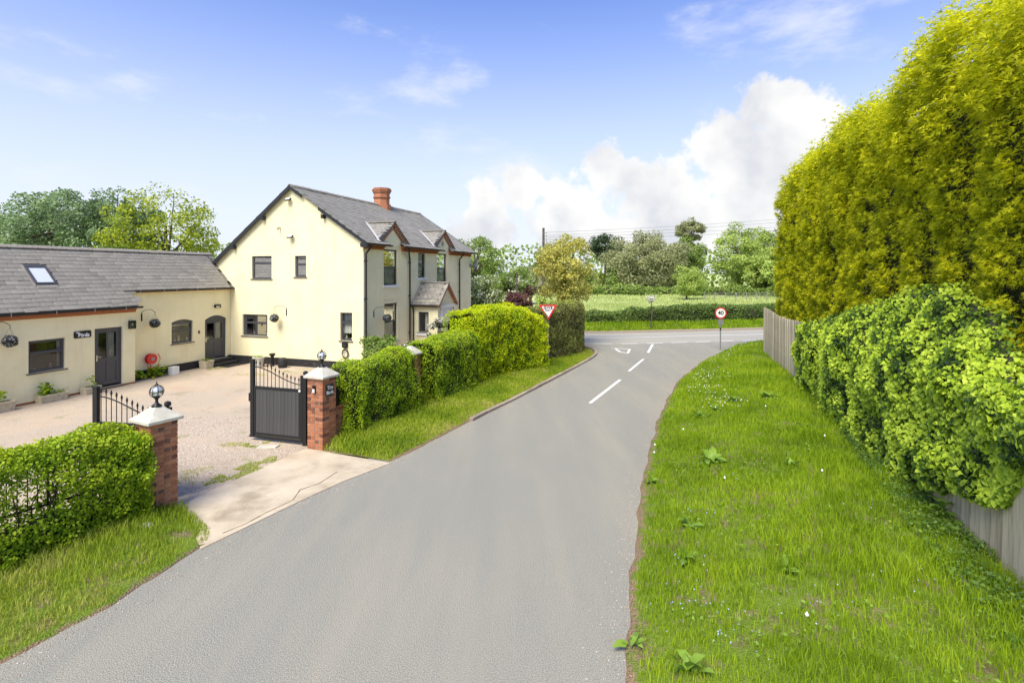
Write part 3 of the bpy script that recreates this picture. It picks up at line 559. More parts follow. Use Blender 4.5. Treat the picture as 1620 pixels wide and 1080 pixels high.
for x, y, lb in clk:
    z = vz(x, y); t = thing('dandelion_clock', lb, 'flower', (x, y, z), 0, 'dandelion clocks in the verge')
    mb = MB(); mb.tube([(0, 0, 0), (.01, .01, .1), (.015, 0, .2)], .004, 5); mb.build('stem', M['weed'], t)
    mb = MB(); pr = [(.004, -.03)]+[(.021*math.sin(PI*i/6), -.021*math.cos(PI*i/6)) for i in range(1, 6)]+[(.004, .032)]; mb.lathe(pr, (.015, 0, .22), 8); mb.build('seed_head', M['whitep'], t, smooth=True)
n = 1500; c = np.array([(7.5, 21), (8.6, 23.5), (10.5, 26.5), (6.2, 17.5), (7, 19.5), (9.5, 25), (12.5, 28), (6.3, 15.6)]); P = c[RNG.integers(0, len(c), n)] + RNG.normal(size=(n, 2))*[.45, .5]
P = P[RNG.random(n) < .4]; P = P[[np.linalg.norm(vr.A-p, axis=1).min() > .5 and p[0] > np.interp(p[1], vr.A[:, 1], vr.A[:, 0]) for p in P]]; z = np.array([vz(*p) for p in P]); P = np.c_[P, z+.14+.1*RNG.random(len(P))]
stuff(tag(leaves('cow_parsley_flowers', P, np.tile([0, 0, 1.], (len(P), 1)), .05, M['blossom'], LEAF2), 'scattered small white flowers in the far end of the right verge', 'flowers'))
n = 420; c = np.array([(2.6, 7.2), (3.1, 8.6), (2.2, 6.3), (3.4, 5.9), (4.8, 6.6), (5.6, 8.3), (4.2, 10.2), (2.4, 5.6)]); P = c[RNG.integers(0, len(c), n)] + RNG.normal(size=(n, 2))*.22; P = P[vnoise(np.c_[P, P[:, 0]*0], .1, 2) > .5]
z = np.array([vz(*p) for p in P]); stuff(tag(leaves('speedwell_flowers', np.c_[P, z+.10+.06*RNG.random(len(P))], np.tile([0, 0, 1.], (len(P), 1)), .022, M['blueflower'], LEAF2), 'tiny pale blue flowers scattered in the near verge grass', 'flowers'))
n = 22000; Pc_, w_ = vr.sample(n, .02, .9, lambda P, w: (vnoise(P, .7, 61) > .56)*np.clip(1.4-P[:, 1]/20, .3, 1)*(P[:, 1] > 3)); Pc_[:, 2] += .05+.08*RNG.random(len(Pc_))
stuff(tag(leaves('broadleaf_ground_cover', Pc_, np.tile([0, 0, 1.], (len(Pc_), 1)), RNG.uniform(.025, .06, len(Pc_)), M['weed'], LEAF2, spread=.5), 'patches of low broad-leaved weeds mixed into the right verge grass', 'ground cover'))
# leafy herbs at the foot of the ivy
Y = RNG.uniform(5.2, 13, 9000); P = np.c_[Fx(Y)-.05-.8*RNG.random(9000)**1.4*np.clip((15-Y)/8, .3, 1), Y]; P = P[vnoise(np.c_[P, P[:, 0]*0], .4, 5) > .4]; P = np.c_[P, .26+.25*RNG.random(len(P))**1.5]
stuff(tag(leaves('verge_herbs', P, np.tile([-.3, -.3, 1.], (len(P), 1)), RNG.uniform(.03, .07, len(P)), M['herb'], LEAF, spread=.6), 'low leafy herbs along the foot of the ivy and fence', 'ground cover'))
tp = thing('thistle', 'tall ragged thistle in front of the fence boards below the ivy', 'weed', (6.55, 8.0, .27))
mb = MB(); mb.tube([(0, 0, 0), (.02, .02, .3), (0, .03, .62)], [.012, .01, .006], 6); mb.build('stem', M['weed'], tp)
for k in range(13):
    a = k*2.4; z = .08+.042*k; leaves('leaf', np.array([[0, .01, z]]), np.array([[-math.cos(a)*.5, -math.sin(a)*.5, 1]]), .30-.013*k, M['weed'], DOCK, np.array([[math.cos(a), math.sin(a), .35]]), .1, .05, v=np.array([random.random()*.6]), parent=tp)

# ================================================================== HEDGES
def section(t, hw, h, r):
    """t in 0..1 around left side, top, right side -> x, z, nx, nz"""
    s1 = h-r; a = PI/2*r; tp_ = 2*hw-2*r; tot = 2*s1+2*a+tp_; d = t*tot
    x = np.empty_like(d); z = x.copy(); nx = x.copy(); nz = x.copy()
    k = d < s1; x[k] = -hw; z[k] = d[k]; nx[k] = -1; nz[k] = 0
    k = (d >= s1) & (d < s1+a); q = (d[k]-s1)/r; x[k] = -hw+r-r*np.cos(q); z[k] = h-r+r*np.sin(q); nx[k] = -np.cos(q); nz[k] = np.sin(q)
    k = (d >= s1+a) & (d < s1+a+tp_); x[k] = -hw+r+(d[k]-s1-a); z[k] = h; nx[k] = 0; nz[k] = 1
    k = (d >= s1+a+tp_) & (d < s1+2*a+tp_); q = (d[k]-s1-a-tp_)/r; x[k] = hw-r+r*np.sin(q); z[k] = h-r+r*np.cos(q); nx[k] = np.sin(q); nz[k] = np.cos(q)
    k = d >= s1+2*a+tp_; x[k] = hw; z[k] = h-r-(d[k]-s1-2*a-tp_); nx[k] = 1; nz[k] = 0
    return x, z, nx, nz, tot
def hedge(name, label, path, hw, h, mat_, dens, size, r=.25, seed=1, rough=.22, lump=.6, core=True, z0=.05, tips=.45, back=.5, tmpl=LEAF2, group=None, corescale=.86, thin=None, flare=0):
    """path: centre line, right-hand side (+x) faces the lane when walking away from the camera"""
    t_ = thing(name, label, 'hedge', (float(path[0][0]), float(path[0][1]), z0), 0, group); o = np.array([path[0][0], path[0][1]])
    C = smoothpath(path, 60) - o; T = unit(np.gradient(C, axis=0)); Nn = np.stack([T[:, 1], -T[:, 0]], 1); Ltot = np.linalg.norm(np.diff(C, axis=0), axis=1).sum()
    harr = np.interp(np.linspace(0, 1, 60), np.linspace(0, 1, len(h)), h) if isinstance(h, (list, tuple)) else np.full(60, h)
    hm = harr.mean()
    def place(s, t, sc=1., disp=None):
        x, z, nx, nz, tot = section(t, hw*sc, hm*sc if False else hm-(1-sc)*hw, max(.03, r*sc)); f = s*59; j = np.minimum(f.astype(int), 58); q = f-j
        c = C[j]*(1-q)[:, None]+C[j+1]*q[:, None]; nn = Nn[j]*(1-q)[:, None]+Nn[j+1]*q[:, None]; hh = harr[j]*(1-q)+harr[j+1]*q
        P = np.c_[c+nn*(x*(1+flare*(1-z/hm)))[:, None], z*hh/hm]; Nr = unit(np.c_[nn*nx[:, None], nz]); return P, Nr
    tot = 2*hm+2*hw; n = int(tot*Ltot*dens); s = RNG.random(n); t = RNG.random(n)
    keep = (t > .42) | (RNG.random(n) < back); s, t = s[keep], t[keep]; P, Nr = place(s, t)
    # ends
    for e, sg in ((0, -1), (1, 1)):
        m = int(2*hw*hm*dens*1.1); x = RNG.uniform(-hw, hw, m); z = RNG.uniform(0, hm, m)*harr[-e]/hm; j = 59*e; hh = harr[-e]
        inc = ~((np.abs(x) > hw-r) & (z > hh-r) & ((np.abs(x)-hw+r)**2+(z-hh+r)**2 > r*r))
        x, z = x[inc], z[inc]; rr = np.minimum(hw-np.abs(x), hh-z); pull = np.clip(r-rr, 0, r)**2/r*.9
        Pe = np.c_[C[j]+Nn[j]*x[:, None]-sg*T[j]*pull[:, None], z]; Ne = np.tile(np.r_[sg*T[j], .15], (len(x), 1)); P = np.r_[P, Pe]; Nr = np.r_[Nr, Ne]
    W = P+[o[0], o[1], 0]
    ns = vnoise(W, lump, seed)-.5; n2_ = vnoise(W, lump*.3, seed+3)-.5
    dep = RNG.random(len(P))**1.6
    P = P + Nr*(rough*ns+rough*.6*n2_-dep*.16)[:, None]; P[:, 2] = np.maximum(P[:, 2], .02)
    if thin is not None: k = RNG.random(len(P)) < thin(P+[o[0], o[1], 0]); P, Nr, dep, n2_, ns = P[k], Nr[k], dep[k], n2_[k], ns[k]
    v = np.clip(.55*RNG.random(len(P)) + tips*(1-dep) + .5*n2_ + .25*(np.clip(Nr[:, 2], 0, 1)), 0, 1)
    ln = leaves('foliage', P, Nr, size*RNG.uniform(.6, 1.25, len(P)), mat_, tmpl, D=Nr*.7+np.array([0, 0, .6]), spread=.75, dspread=.7, v=v, parent=t_)
    stuff(ln)
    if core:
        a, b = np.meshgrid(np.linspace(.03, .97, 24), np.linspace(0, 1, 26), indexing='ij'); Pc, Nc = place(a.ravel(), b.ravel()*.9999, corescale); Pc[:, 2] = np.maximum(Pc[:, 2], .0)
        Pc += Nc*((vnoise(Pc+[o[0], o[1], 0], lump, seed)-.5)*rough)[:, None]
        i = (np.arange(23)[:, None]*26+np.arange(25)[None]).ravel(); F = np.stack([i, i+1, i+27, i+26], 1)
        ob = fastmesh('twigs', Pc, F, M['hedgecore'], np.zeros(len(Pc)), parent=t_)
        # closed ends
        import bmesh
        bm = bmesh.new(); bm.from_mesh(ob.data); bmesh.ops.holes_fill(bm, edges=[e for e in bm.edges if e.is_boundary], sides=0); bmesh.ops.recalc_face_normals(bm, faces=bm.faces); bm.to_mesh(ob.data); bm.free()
    return t_
def thin1(W):
    a = (W[:, 0]+6.2)*(-.5)+(W[:, 1]-8.8)*(-.866)   # distance along from pier
    low = np.exp(-((W[:, 2]-.85)/.28)**2)*np.clip((a-.6)/.8, 0, 1)*np.clip(vnoise(W, .45, 21)*2.4-.45, 0, 1)
    return 1-.98*low
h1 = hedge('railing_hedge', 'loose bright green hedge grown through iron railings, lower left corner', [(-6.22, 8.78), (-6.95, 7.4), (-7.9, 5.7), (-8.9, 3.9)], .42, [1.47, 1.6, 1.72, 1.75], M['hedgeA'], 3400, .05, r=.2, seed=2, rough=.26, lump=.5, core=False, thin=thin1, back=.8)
tw = MB()
for k in range(70):
    s = random.random(); i = s*4.2; x = -6.3-.5*i+random.uniform(-.2, .2); y = 8.65-.866*i*1.1+random.uniform(-.15, .15)
    p = Vector((x, y, 0)); pts = [p]
    for q in range(4): p = p+Vector((random.uniform(-.12, .12), random.uniform(-.12, .12), .34)); pts.append(p)
    tw.tube([q-Vector((-6.22, 8.78, .05)) for q in pts], [.014, .012, .009, .007, .003], 5)
tw.build('stems', M['twig'], h1)
tc_ = MB()
for k in range(14):
    f = k/13; x = -.35*f-2.2*f; y = -.1-4.4*f; tc_.box(x-.17, x+.17, y-.22, y+.2, 0, random.uniform(.42, .6), M=Matrix.Rotation(random.uniform(-.03, .03), 4, 'Z'))
stuff(tc_.build('low_twigs', M['hedgecore'], h1))
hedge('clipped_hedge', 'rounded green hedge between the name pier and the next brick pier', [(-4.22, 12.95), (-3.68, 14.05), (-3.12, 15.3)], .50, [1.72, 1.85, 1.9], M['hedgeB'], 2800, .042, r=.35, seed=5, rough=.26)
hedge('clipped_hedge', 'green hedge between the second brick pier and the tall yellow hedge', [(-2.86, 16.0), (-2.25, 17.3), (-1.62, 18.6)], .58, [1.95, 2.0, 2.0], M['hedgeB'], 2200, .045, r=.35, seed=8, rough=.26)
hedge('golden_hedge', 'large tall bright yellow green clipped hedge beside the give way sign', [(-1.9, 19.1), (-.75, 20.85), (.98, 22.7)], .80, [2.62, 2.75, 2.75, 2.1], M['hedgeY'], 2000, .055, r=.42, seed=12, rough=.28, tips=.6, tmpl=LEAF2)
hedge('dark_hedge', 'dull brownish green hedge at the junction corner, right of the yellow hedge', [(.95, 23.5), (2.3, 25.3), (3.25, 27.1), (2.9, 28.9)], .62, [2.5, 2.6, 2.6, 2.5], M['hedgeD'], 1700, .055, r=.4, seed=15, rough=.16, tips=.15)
fh = offset(MC, -5.6); fh = fh[(fh[:, 0] > 2.5) & (fh[:, 0] < 34)][::-1]
hedge('roadside_hedge', 'long leafy field hedge across the main road', [tuple(p) for p in fh[::6]], .75, [1.05, 1.1, 1.4, 1.35, 1.55, 1.5, 1.6], M['farhedge'], 330, .13, r=.35, seed=20, rough=.45, lump=1.4, z0=.2)

# ================================================================== TREES
def tree(name, label, x, y, h, r, crown_z, rz, mat_, ncl=40, per=160, size=.22, trunk=.22, group=None, cat='tree', cl=.3, lean=(0, 0), stems=1, v0=0, blossoms=None, z0=0, flat=1.0, hollow=.45, gap=0, kk=1.35):
    t = thing(name, label, cat, (x, y, z0), 0, group); rnd = np.random.default_rng(int(abs(x*31+y*7))+3)
    c = np.array([lean[0], lean[1], crown_z]); d = rnd.normal(size=(ncl, 3)); d = unit(d); rad = hollow+(1-hollow)*rnd.random(ncl)**.6
    C = c + d*rad[:, None]*np.array([r, r*flat, rz])*(1-cl*.45)
    C[:, 2] = np.maximum(C[:, 2], crown_z-rz*.9)
    per = int(per*kk); cr = cl*r*(.65+.7*rnd.random(ncl)); n = per*ncl; ci = np.repeat(np.arange(ncl), per)
    dd = unit(rnd.normal(size=(n, 3))); rr = (.35+.65*rnd.random(n)**.5); P = C[ci]+dd*(rr*cr[ci])[:, None]*[1, 1, .75]
    P = P[vnoise(P+[x, y, 0], .5*cl*r+.1, 4) > gap] if gap else P; 
    m = len(P); Nr = unit((P-c)*[1, 1, 1.2])*.6 + np.array([0, 0, .5])
    cv = rnd.random(ncl)
    v = np.clip(.6*rnd.random(m)+.4*(cv[ci][:m] if not gap else rnd.random(m))+v0, 0, 1)
    stuff(leaves('crown', P, Nr, size*rnd.uniform(.6, 1.3, m), mat_, LEAF2, spread=.7, v=v, parent=t))
    if blossoms:
        k = (rnd.random(m) < blossoms) & (vnoise(P+[x, y, 0], .8, 6) > .42); stuff(leaves('blossom', P[k]*[1.04, 1.04, 1.02], Nr[k], size*1.1, M['blossom'], LEAF2, spread=.6, parent=t))
    mb = MB()
    for q in range(stems):
        ox = 0 if stems == 1 else random.uniform(-.25, .25)*r*.5; oy = 0 if stems == 1 else random.uniform(-.2, .2)*r*.5
        top = c+np.array([ox, oy, rz*.3]); mb.tube([(ox*.4, oy*.4, -.1), tuple((np.array([ox*.6, oy*.6, 0])+top)/2+np.array([random.uniform(-.1, .1), 0, 0])), tuple(top)], [trunk/stems**.5, trunk*.75/stems**.5, trunk*.25], 8)
    for q in range(min(ncl, 16)):
        s0 = np.array([0, 0, max(.3, crown_z-rz*.75)+random.uniform(0, rz*.7)]) + np.array([lean[0], lean[1], 0])*.6; e = C[q]; mid = (s0+e)/2+np.array([0, 0, -.05*r]); mb.tube([tuple(s0), tuple(mid), tuple(e)], [trunk*.35, trunk*.22, trunk*.08], 5)
    mb.build('trunk', M['bark'], t); return t
# behind the outbuilding
tree('ash_tree', 'tall blue green tree behind the skylight roof, highest at far left', -35.5, 41, 12, 4.6, 7.9, 3.7, M['leaf_bluegreen'], 75, 100, .22, cl=.20, trunk=.3, hollow=.3, kk=1.8)
tree('ash_tree', 'blue green tree cut by the left edge of the photo', -43, 44, 11, 4.4, 6.4, 4.0, M['leaf_bluegreen'], 60, 100, .22, cl=.2, trunk=.3, hollow=.3, kk=1.8)
tree('ash_tree', 'blue green tree between the highest ash and the lime coloured tree', -30.2, 40, 10, 3.6, 7.1, 3.3, M['leaf_bluegreen'], 60, 100, .2, cl=.2, trunk=.25, hollow=.3, kk=1.8)
tree('oak_tree', 'lime green spring oak between the outbuilding roof and the house gable', -25.4, 38.5, 10, 4.3, 6.5, 3.9, M['leaf_lime'], 85, 90, .19, cl=.18, trunk=.3, hollow=.35)
for i, (x, y, h_, r_) in enumerate([(-38, 35, 3.0, 3.2), (-32.5, 34.5, 3.0, 3.2), (-27.5, 35, 3.4, 3.0), (-23, 34.5, 3.4, 2.6), (-20.2, 35.5, 2.8, 2.4)]):
    tree('garden_bush', ['mid green bush at the left end of the row behind the outbuilding', 'second bush from the left behind the outbuilding roof', 'middle bush behind the outbuilding roof', 'bush under the lime coloured oak', 'bush nearest the house gable behind the outbuilding'][i], x, y, h_, r_, h_, 2.6, M['leaf_mid'], 26, 170, .2, cat='bush', group='bushes behind the outbuilding', trunk=.14)
# behind and beside the house, right
tree('garden_tree', 'green tree directly behind the right end of the house roof', -3.2, 45, 7.4, 2.7, 4.9, 2.7, M['leaf_mid'], 46, 150, .19, cl=.26)
tree('garden_tree', 'small pale tree right of the tree behind the house', 0.4, 56, 5, 2.3, 3.2, 1.9, M['leaf_mid'], 24, 120, .2)
tree('garden_tree', 'low distant tree behind the utility pole gap', 2.4, 70, 5, 3.2, 3.0, 2.3, M['leaf_willow'], 26, 120, .25)
tree('hawthorn_bush', 'white flowering hawthorn against the right corner of the house', -2.0, 35.5, 3.6, 1.9, 2.5, 1.6, M['leaf_mid'], 34, 130, .14, cat='bush', blossoms=.4)
tree('hawthorn_bush', 'white flowering hawthorn left of the purple bush', 0.0, 34.5, 3.4, 1.5, 2.7, 1.35, M['leaf_mid'], 28, 120, .14, cat='bush', blossoms=.25)
tree('purple_bush', 'dark purple leaved bush left of the golden tree', .55, 30, 3.4, .95, 2.6, .95, M['purple'], 24, 120, .12, cat='bush')
tree('golden_tree', 'round golden leaved tree behind the junction hedge', 2.98, 29.6, 6.4, 1.95, 4.25, 2.25, M['gold'], 90, 110, .12, cl=.24, trunk=.2, hollow=.35)
tree('garden_shrub', 'light green shrub left of the golden tree foot, above the sign', 1.75, 26.6, 2.9, .62, 2.45, .5, M['leaf_bright'], 12, 120, .1, cat='bush', trunk=.05)
tree('camellia_bush', 'cream flowering shrub in front of the porch window', -3.45, 24.6, 2.1, .55, 1.25, .85, M['leaf_dark'], 22, 90, .08, cat='bush', blossoms=.95, trunk=.04)
tree('garden_shrub', 'round green shrub against the front corner of the house', -5.45, 21.5, 1.9, .78, .95, .85, M['leaf_mid'], 30, 130, .10, cat='bush', trunk=.05)
tree('garden_shrub', 'low shrub with white flowers below the front ground floor window', -4.2, 22.2, 1.3, .75, .75, .45, M['leaf_dark'], 22, 90, .08, cat='bush', blossoms=.4, trunk=.04)
# across the meadow
tree('pine_tree', 'dark tall tree standing left of the grey green willow', 21.6, 122, 13, 4.2, 10.2, 3.2, M['leaf_dark'], 34, 150, .4, cl=.3, trunk=.35)
tree('willow_tree', 'very wide grey green willow across the meadow', 27.0, 106, 12.5, 8.9, 6.3, 6.1, M['leaf_willow'], 130, 150, .38, cl=.2, trunk=.4)
tree('willow_bush', 'bright green bush at the left foot of the wide willow', 19.2, 104, 6, 2.6, 3.0, 2.9, M['leaf_mid'], 24, 130, .34, cat='bush')
tree('birch_tree', 'tall slender tree with a flat top behind the willow', 40.2, 118, 16.5, 3.6, 13.6, 2.6, M['leaf_willow'], 40, 110, .36, cl=.25, trunk=.25, v0=-.1)
tree('field_tree', 'mid green tree below the slender flat topped tree', 39.0, 116, 12, 4.2, 8.0, 4.6, M['leaf_mid'], 46, 130, .4, cl=.25)
for i, (x, y, h_, r_, ms) in enumerate([(42, 98, 13.5, 4.8, 'leaf_bright'), (49.5, 104, 13, 5.4, 'leaf_bright'), (44.5, 92, 8, 4.0, 'leaf_bright'), (48.5, 90, 7.5, 3.8, 'leaf_bright'), (54, 98, 15, 5.0, 'leaf_bluegreen'), (36.0, 108, 9, 3.6, 'leaf_mid')]):
    tree('meadow_tree', ['bright green tree behind the small round field tree', 'bright green tree near the right end, taller than its neighbour', 'low bright green tree in front of the meadow edge', 'low bright green tree beside the conifer row', 'blue green tall tree at the right, partly behind the conifers', 'mid green tree between the willow and the bright green trees'][i],
         x, y, h_, r_, h_*.53, h_*.47, M[ms], 60, 150, .36, group='trees along the far side of the meadow', cl=.24)
tree('field_tree', 'small round bright green tree standing alone in the meadow', 26.3, 79, 5.6, 2.75, 3.0, 2.4, M['leaf_bright'], 46, 150, .2, cl=.27, trunk=.15)
for k, (x, y, h_) in enumerate([(8, 120, 7), (14, 118, 6), (33, 118, 8), (60, 112, 13), (68, 118, 14), (-8, 112, 8), (-18, 105, 9)]):
    tree('hedgerow_tree', ['distant hedgerow tree left of the dark tall tree', 'distant low hedgerow tree beside the dark tall tree', 'hedgerow tree hidden behind the willow', 'hedgerow tree at far right behind the conifers', 'farthest right hedgerow tree behind the conifers', 'distant hedgerow tree behind the golden tree', 'distant hedgerow tree hidden behind the house'][k], x, y, h_, 4.8, h_*.5, h_*.5, M['leaf_mid'], 34, 190, .42, group='distant hedgerow trees', cl=.28)
efp = [(10, 99), (25, 97), (36, 95), (48, 88), (60, 86)]
hedge('field_edge_hedge', 'dark scrubby hedge at the foot of the trees across the meadow', efp, 1.4, [1.9, 1.3, 1.7, 1.5], M['leaf_mid'], 34, .42, r=1.0, seed=44, rough=1.3, lump=3, tips=.2)
# far wood closing the horizon
n = 36000; aa = RNG.uniform(0, 2*PI, n); x = 20+165*np.cos(aa)+RNG.normal(size=n)*4; y = 165*np.sin(aa)-10+RNG.normal(size=n)*4; top = 8.5+5*vnoise(np.c_[x, y, 0*x], 14, 3); z = RNG.random(n)*top
stuff(tag(leaves('distant_wood', np.c_[x, y, z], np.c_[-np.cos(aa), -np.sin(aa), np.full(n, .6)], RNG.uniform(.7, 1.5, n), M['leaf_mid'], LEAF2, spread=.7), 'distant line of mixed woodland closing the view', 'woodland'))
# sapling
sp_ = tree('staked_sapling', 'thin pink flowering sapling before the roadside hedge', 9.9, 37.4, 2.6, .38, 2.2, .5, M['blossom'], 9, 26, .1, trunk=.045, cat='sapling', z0=.25)

# ================================================================== CONIFER ROW AND FENCE
def conifer(x, y, r, h, dens, size, label, seed, last=False):
    t = thing('golden_conifer', label, 'conifer', (x, y, .28), 0, 'golden conifers in the tall row behind the fence')
    n = int(1.66*(h+1.2)*dens*1.05); fl = np.array([-.954, .3]); ax = np.array([.3, .954]); s = RNG.uniform(-.86, .86, n); R_ = .9; q = RNG.random(n)*(h-R_+R_*1.9)
    th = np.clip((q-(h-R_))/R_, 0, 1.57); ex = np.maximum(q-(h-R_)-1.57*R_, 0); z = np.where(q < h-R_, q, h-R_+R_*np.sin(th)); off = 1.1-.75*(1-np.cos(th))-ex*2.5-.15*z/h
    val = (.20+.009*y)*np.abs(s/.83)**3; off = off-val; ny_ = np.sign(s)*np.abs(s/.83)**2*.7
    W = np.c_[x+fl[0]*off+ax[0]*s, y+fl[1]*off+ax[1]*s, z]
    Nr = unit(np.c_[fl[0]*np.cos(th)+ax[0]*ny_, fl[1]*np.cos(th)+ax[1]*ny_, np.sin(th)+.1]); a = s*0
    if last:      # end face towards the junction
        m = int(1.9*h*dens*.9); o2 = RNG.uniform(-1.2, 1.0, m); z2 = RNG.random(m)*(h-.9); W = np.r_[W, np.c_[x+fl[0]*o2+ax[0]*.8, y+fl[1]*o2+ax[1]*.8, z2]]; Nr = np.r_[Nr, np.tile([ax[0], ax[1], .1], (m, 1))]; z = np.r_[z, z2]; n += m; a = np.zeros(n)
    loose = np.clip((z-h*.60)/(h*.3), 0, 1)
    lay = vnoise(W*[1, 1, 2.2], .55, seed)-.5; fine = vnoise(W, .2, seed+2)-.5; big = vnoise(W, 1.6, 5)-.5
    dep = RNG.random(n)**1.5
    # tufts: every surface sample is a tuft centre, sprays radiate from it
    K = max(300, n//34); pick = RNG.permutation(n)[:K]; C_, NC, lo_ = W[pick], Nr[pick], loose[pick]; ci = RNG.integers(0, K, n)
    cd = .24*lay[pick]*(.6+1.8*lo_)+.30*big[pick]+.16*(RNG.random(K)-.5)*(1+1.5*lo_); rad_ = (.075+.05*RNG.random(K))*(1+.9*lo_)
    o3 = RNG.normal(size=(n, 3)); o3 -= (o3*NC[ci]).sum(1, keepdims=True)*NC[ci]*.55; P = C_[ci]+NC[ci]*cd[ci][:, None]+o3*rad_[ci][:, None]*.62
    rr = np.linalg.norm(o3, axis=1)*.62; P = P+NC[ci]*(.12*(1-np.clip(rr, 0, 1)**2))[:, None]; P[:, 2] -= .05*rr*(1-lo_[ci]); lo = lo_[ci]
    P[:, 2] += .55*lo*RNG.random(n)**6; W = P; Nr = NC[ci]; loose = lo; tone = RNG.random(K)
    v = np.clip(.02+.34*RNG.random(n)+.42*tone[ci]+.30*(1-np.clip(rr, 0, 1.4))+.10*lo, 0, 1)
    Dd = Nr*.8+o3*.75+np.c_[0*rr, 0*rr, .1+.5*lo]
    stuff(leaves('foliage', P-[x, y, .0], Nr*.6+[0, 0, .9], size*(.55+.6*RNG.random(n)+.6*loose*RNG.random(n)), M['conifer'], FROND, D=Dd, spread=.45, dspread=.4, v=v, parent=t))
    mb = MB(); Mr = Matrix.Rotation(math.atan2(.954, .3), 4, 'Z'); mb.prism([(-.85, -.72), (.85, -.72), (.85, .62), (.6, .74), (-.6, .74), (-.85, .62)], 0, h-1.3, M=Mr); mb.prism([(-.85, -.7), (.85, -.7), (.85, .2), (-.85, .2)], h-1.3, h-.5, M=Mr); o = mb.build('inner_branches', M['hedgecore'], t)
    for vv in o.data.vertices: vv.co.x *= 1.0
    mb = MB(); mb.tube([(0, 0, -.3), (0, 0, h-.6)], [.16, .03], 7); mb.build('trunk', M['bark'], t)
ny = 15; names = ['nearest golden conifer, over the camera side end of the row', 'second nearest golden conifer of the row']
for i in range(ny):
    Y = 3.2+i*1.58; X = Fx(Y)+1.95
    lb = f"{['first','second','third','fourth','fifth','sixth','seventh','eighth','ninth','tenth','eleventh','twelfth','thirteenth','fourteenth','last'][i]} golden conifer of the row, counted from the camera end towards the junction"
    hh = 8.35+.25*math.sin(i*1.7)-.15*(i > 12)
    near = np.clip(1.25-(Y-5)/22, .4, 1)
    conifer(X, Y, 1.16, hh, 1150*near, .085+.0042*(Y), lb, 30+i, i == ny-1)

# fence
frt = thing('board_fence', 'weathered grey vertical board fence along the right verge', 'fence', (Fx(2.6), 2.6, .26), 0)
fa = math.atan2(1, .3133); bm_ = []
for k in range(6):
    mb = MB(); w_ = .118+.006*(k % 3); mb.box(-w_/2, w_/2, -.009, .009, -.1, 2.1, .15*k+.1); bm_.append(mb.mesh('board', M['fence']))
nb = 0; d = 0; Ltot = (25.3-2.6)*math.hypot(1, .3133)
while d < Ltot:
    x = d*math.cos(fa); y = d*math.sin(fa); zz = .06*math.sin(d*.9)+.05*(d/Ltot)
    inst('board', random.choice(bm_), frt, (x, y, zz+random.uniform(-.012, .012)), (random.uniform(-.01, .01), random.uniform(-.008, .008), fa+random.uniform(-.05, .05))); d += .126
for hz in (.45, 1.75):
    mb = MB(); mb.bar((.06, -.02, hz), (Ltot*math.cos(fa)+.06, Ltot*math.sin(fa)-.02, hz+.05), .04, .08); mb.build('rail', M['fence'], frt)
pm = MB(); pm.box(-.05, .05, -.05, .05, -.3, 2.08); pme = pm.mesh('post', M['fence']); dd = .2
while dd < Ltot+.3: inst('post', pme, frt, (dd*math.cos(fa)+.10, dd*math.sin(fa)-.03, 0), (0, 0, fa)); dd += 2.4

# ivy over the fence
iv = thing('ivy', 'thick bank of bright green ivy hanging over the board fence', 'climbing plant', (Fx(10), 10, .3)); io = np.array([Fx(10), 10, .3])
ytop = np.array([(4.5, 2.6), (6.25, 2.75), (6.83, 2.85), (7.8, 3.35), (9.2, 3.85), (11, 3.75), (13, 3.3), (15, 2.85), (17.3, 2.45), (18.2, 1.9)])
ybot = np.array([(4.5, 1.95), (6.2, 1.75), (6.6, 1.2), (7.0, 1.0), (7.6, .95), (8.2, .75), (9.0, .35), (10, .25), (14, .25), (15.2, .3), (16.2, .45), (17.2, .3), (17.8, .5), (18.2, 1.5)])
def ivysurf(Y, u):
    zt = np.interp(Y, ytop[:, 0], ytop[:, 1]); zb = np.interp(Y, ybot[:, 0], ybot[:, 1]); z = zb+(zt-zb)*u
    W = np.c_[Fx(Y), Y, z]; bulge = .10+.13*np.sin(np.clip(u, 0, 1)*PI)**.6*np.clip((18.2-Y)/3, .15, 1)+.30*(vnoise(W, .7, 41)-.5)+.2*(vnoise(W, .25, 43)-.5)
    back = np.clip(z-2.45, 0, 3)*.45
    off = bulge-back-.12*(u > .97)
    return np.c_[W[:, 0]-.954*off, W[:, 1]+.3*off, z], off
n = 66000; Y = RNG.uniform(4.5, 18.2, n); 
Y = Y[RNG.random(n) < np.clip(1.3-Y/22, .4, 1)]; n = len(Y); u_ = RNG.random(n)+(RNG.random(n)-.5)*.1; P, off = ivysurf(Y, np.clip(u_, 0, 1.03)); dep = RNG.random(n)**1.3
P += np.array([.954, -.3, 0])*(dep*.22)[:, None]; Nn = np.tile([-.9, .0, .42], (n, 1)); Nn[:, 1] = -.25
leaf_tone = (vnoise(P, .35, 47) + .5*RNG.random(n) - .45*dep); v = np.clip(leaf_tone*1.3-.26, 0, 1)  # patches of new growth; inner leaves coloured darker for deeper gaps
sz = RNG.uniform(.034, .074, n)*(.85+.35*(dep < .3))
big = (P[:, 1] < 8.6) & (dep < .25) & (P[:, 1] > 5.2); idx = np.nonzero(big)[0][:280]; rest = np.ones(n, bool); rest[idx] = False
dwn = np.array([-.25, -.1, -1.])
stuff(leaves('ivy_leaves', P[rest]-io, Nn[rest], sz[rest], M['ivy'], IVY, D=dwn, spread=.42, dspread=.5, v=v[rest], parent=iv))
lm = []
for k in range(6):
    o = leaves('leaf', np.zeros((1, 3)), np.array([[0, 0, 1.]]), 1., M['ivy'], IVY, D=np.array([[0, 1., 0]]), spread=.06, dspread=.05, v=np.array([.45+.1*k])); lm.append(o.data); bpy.data.objects.remove(o)
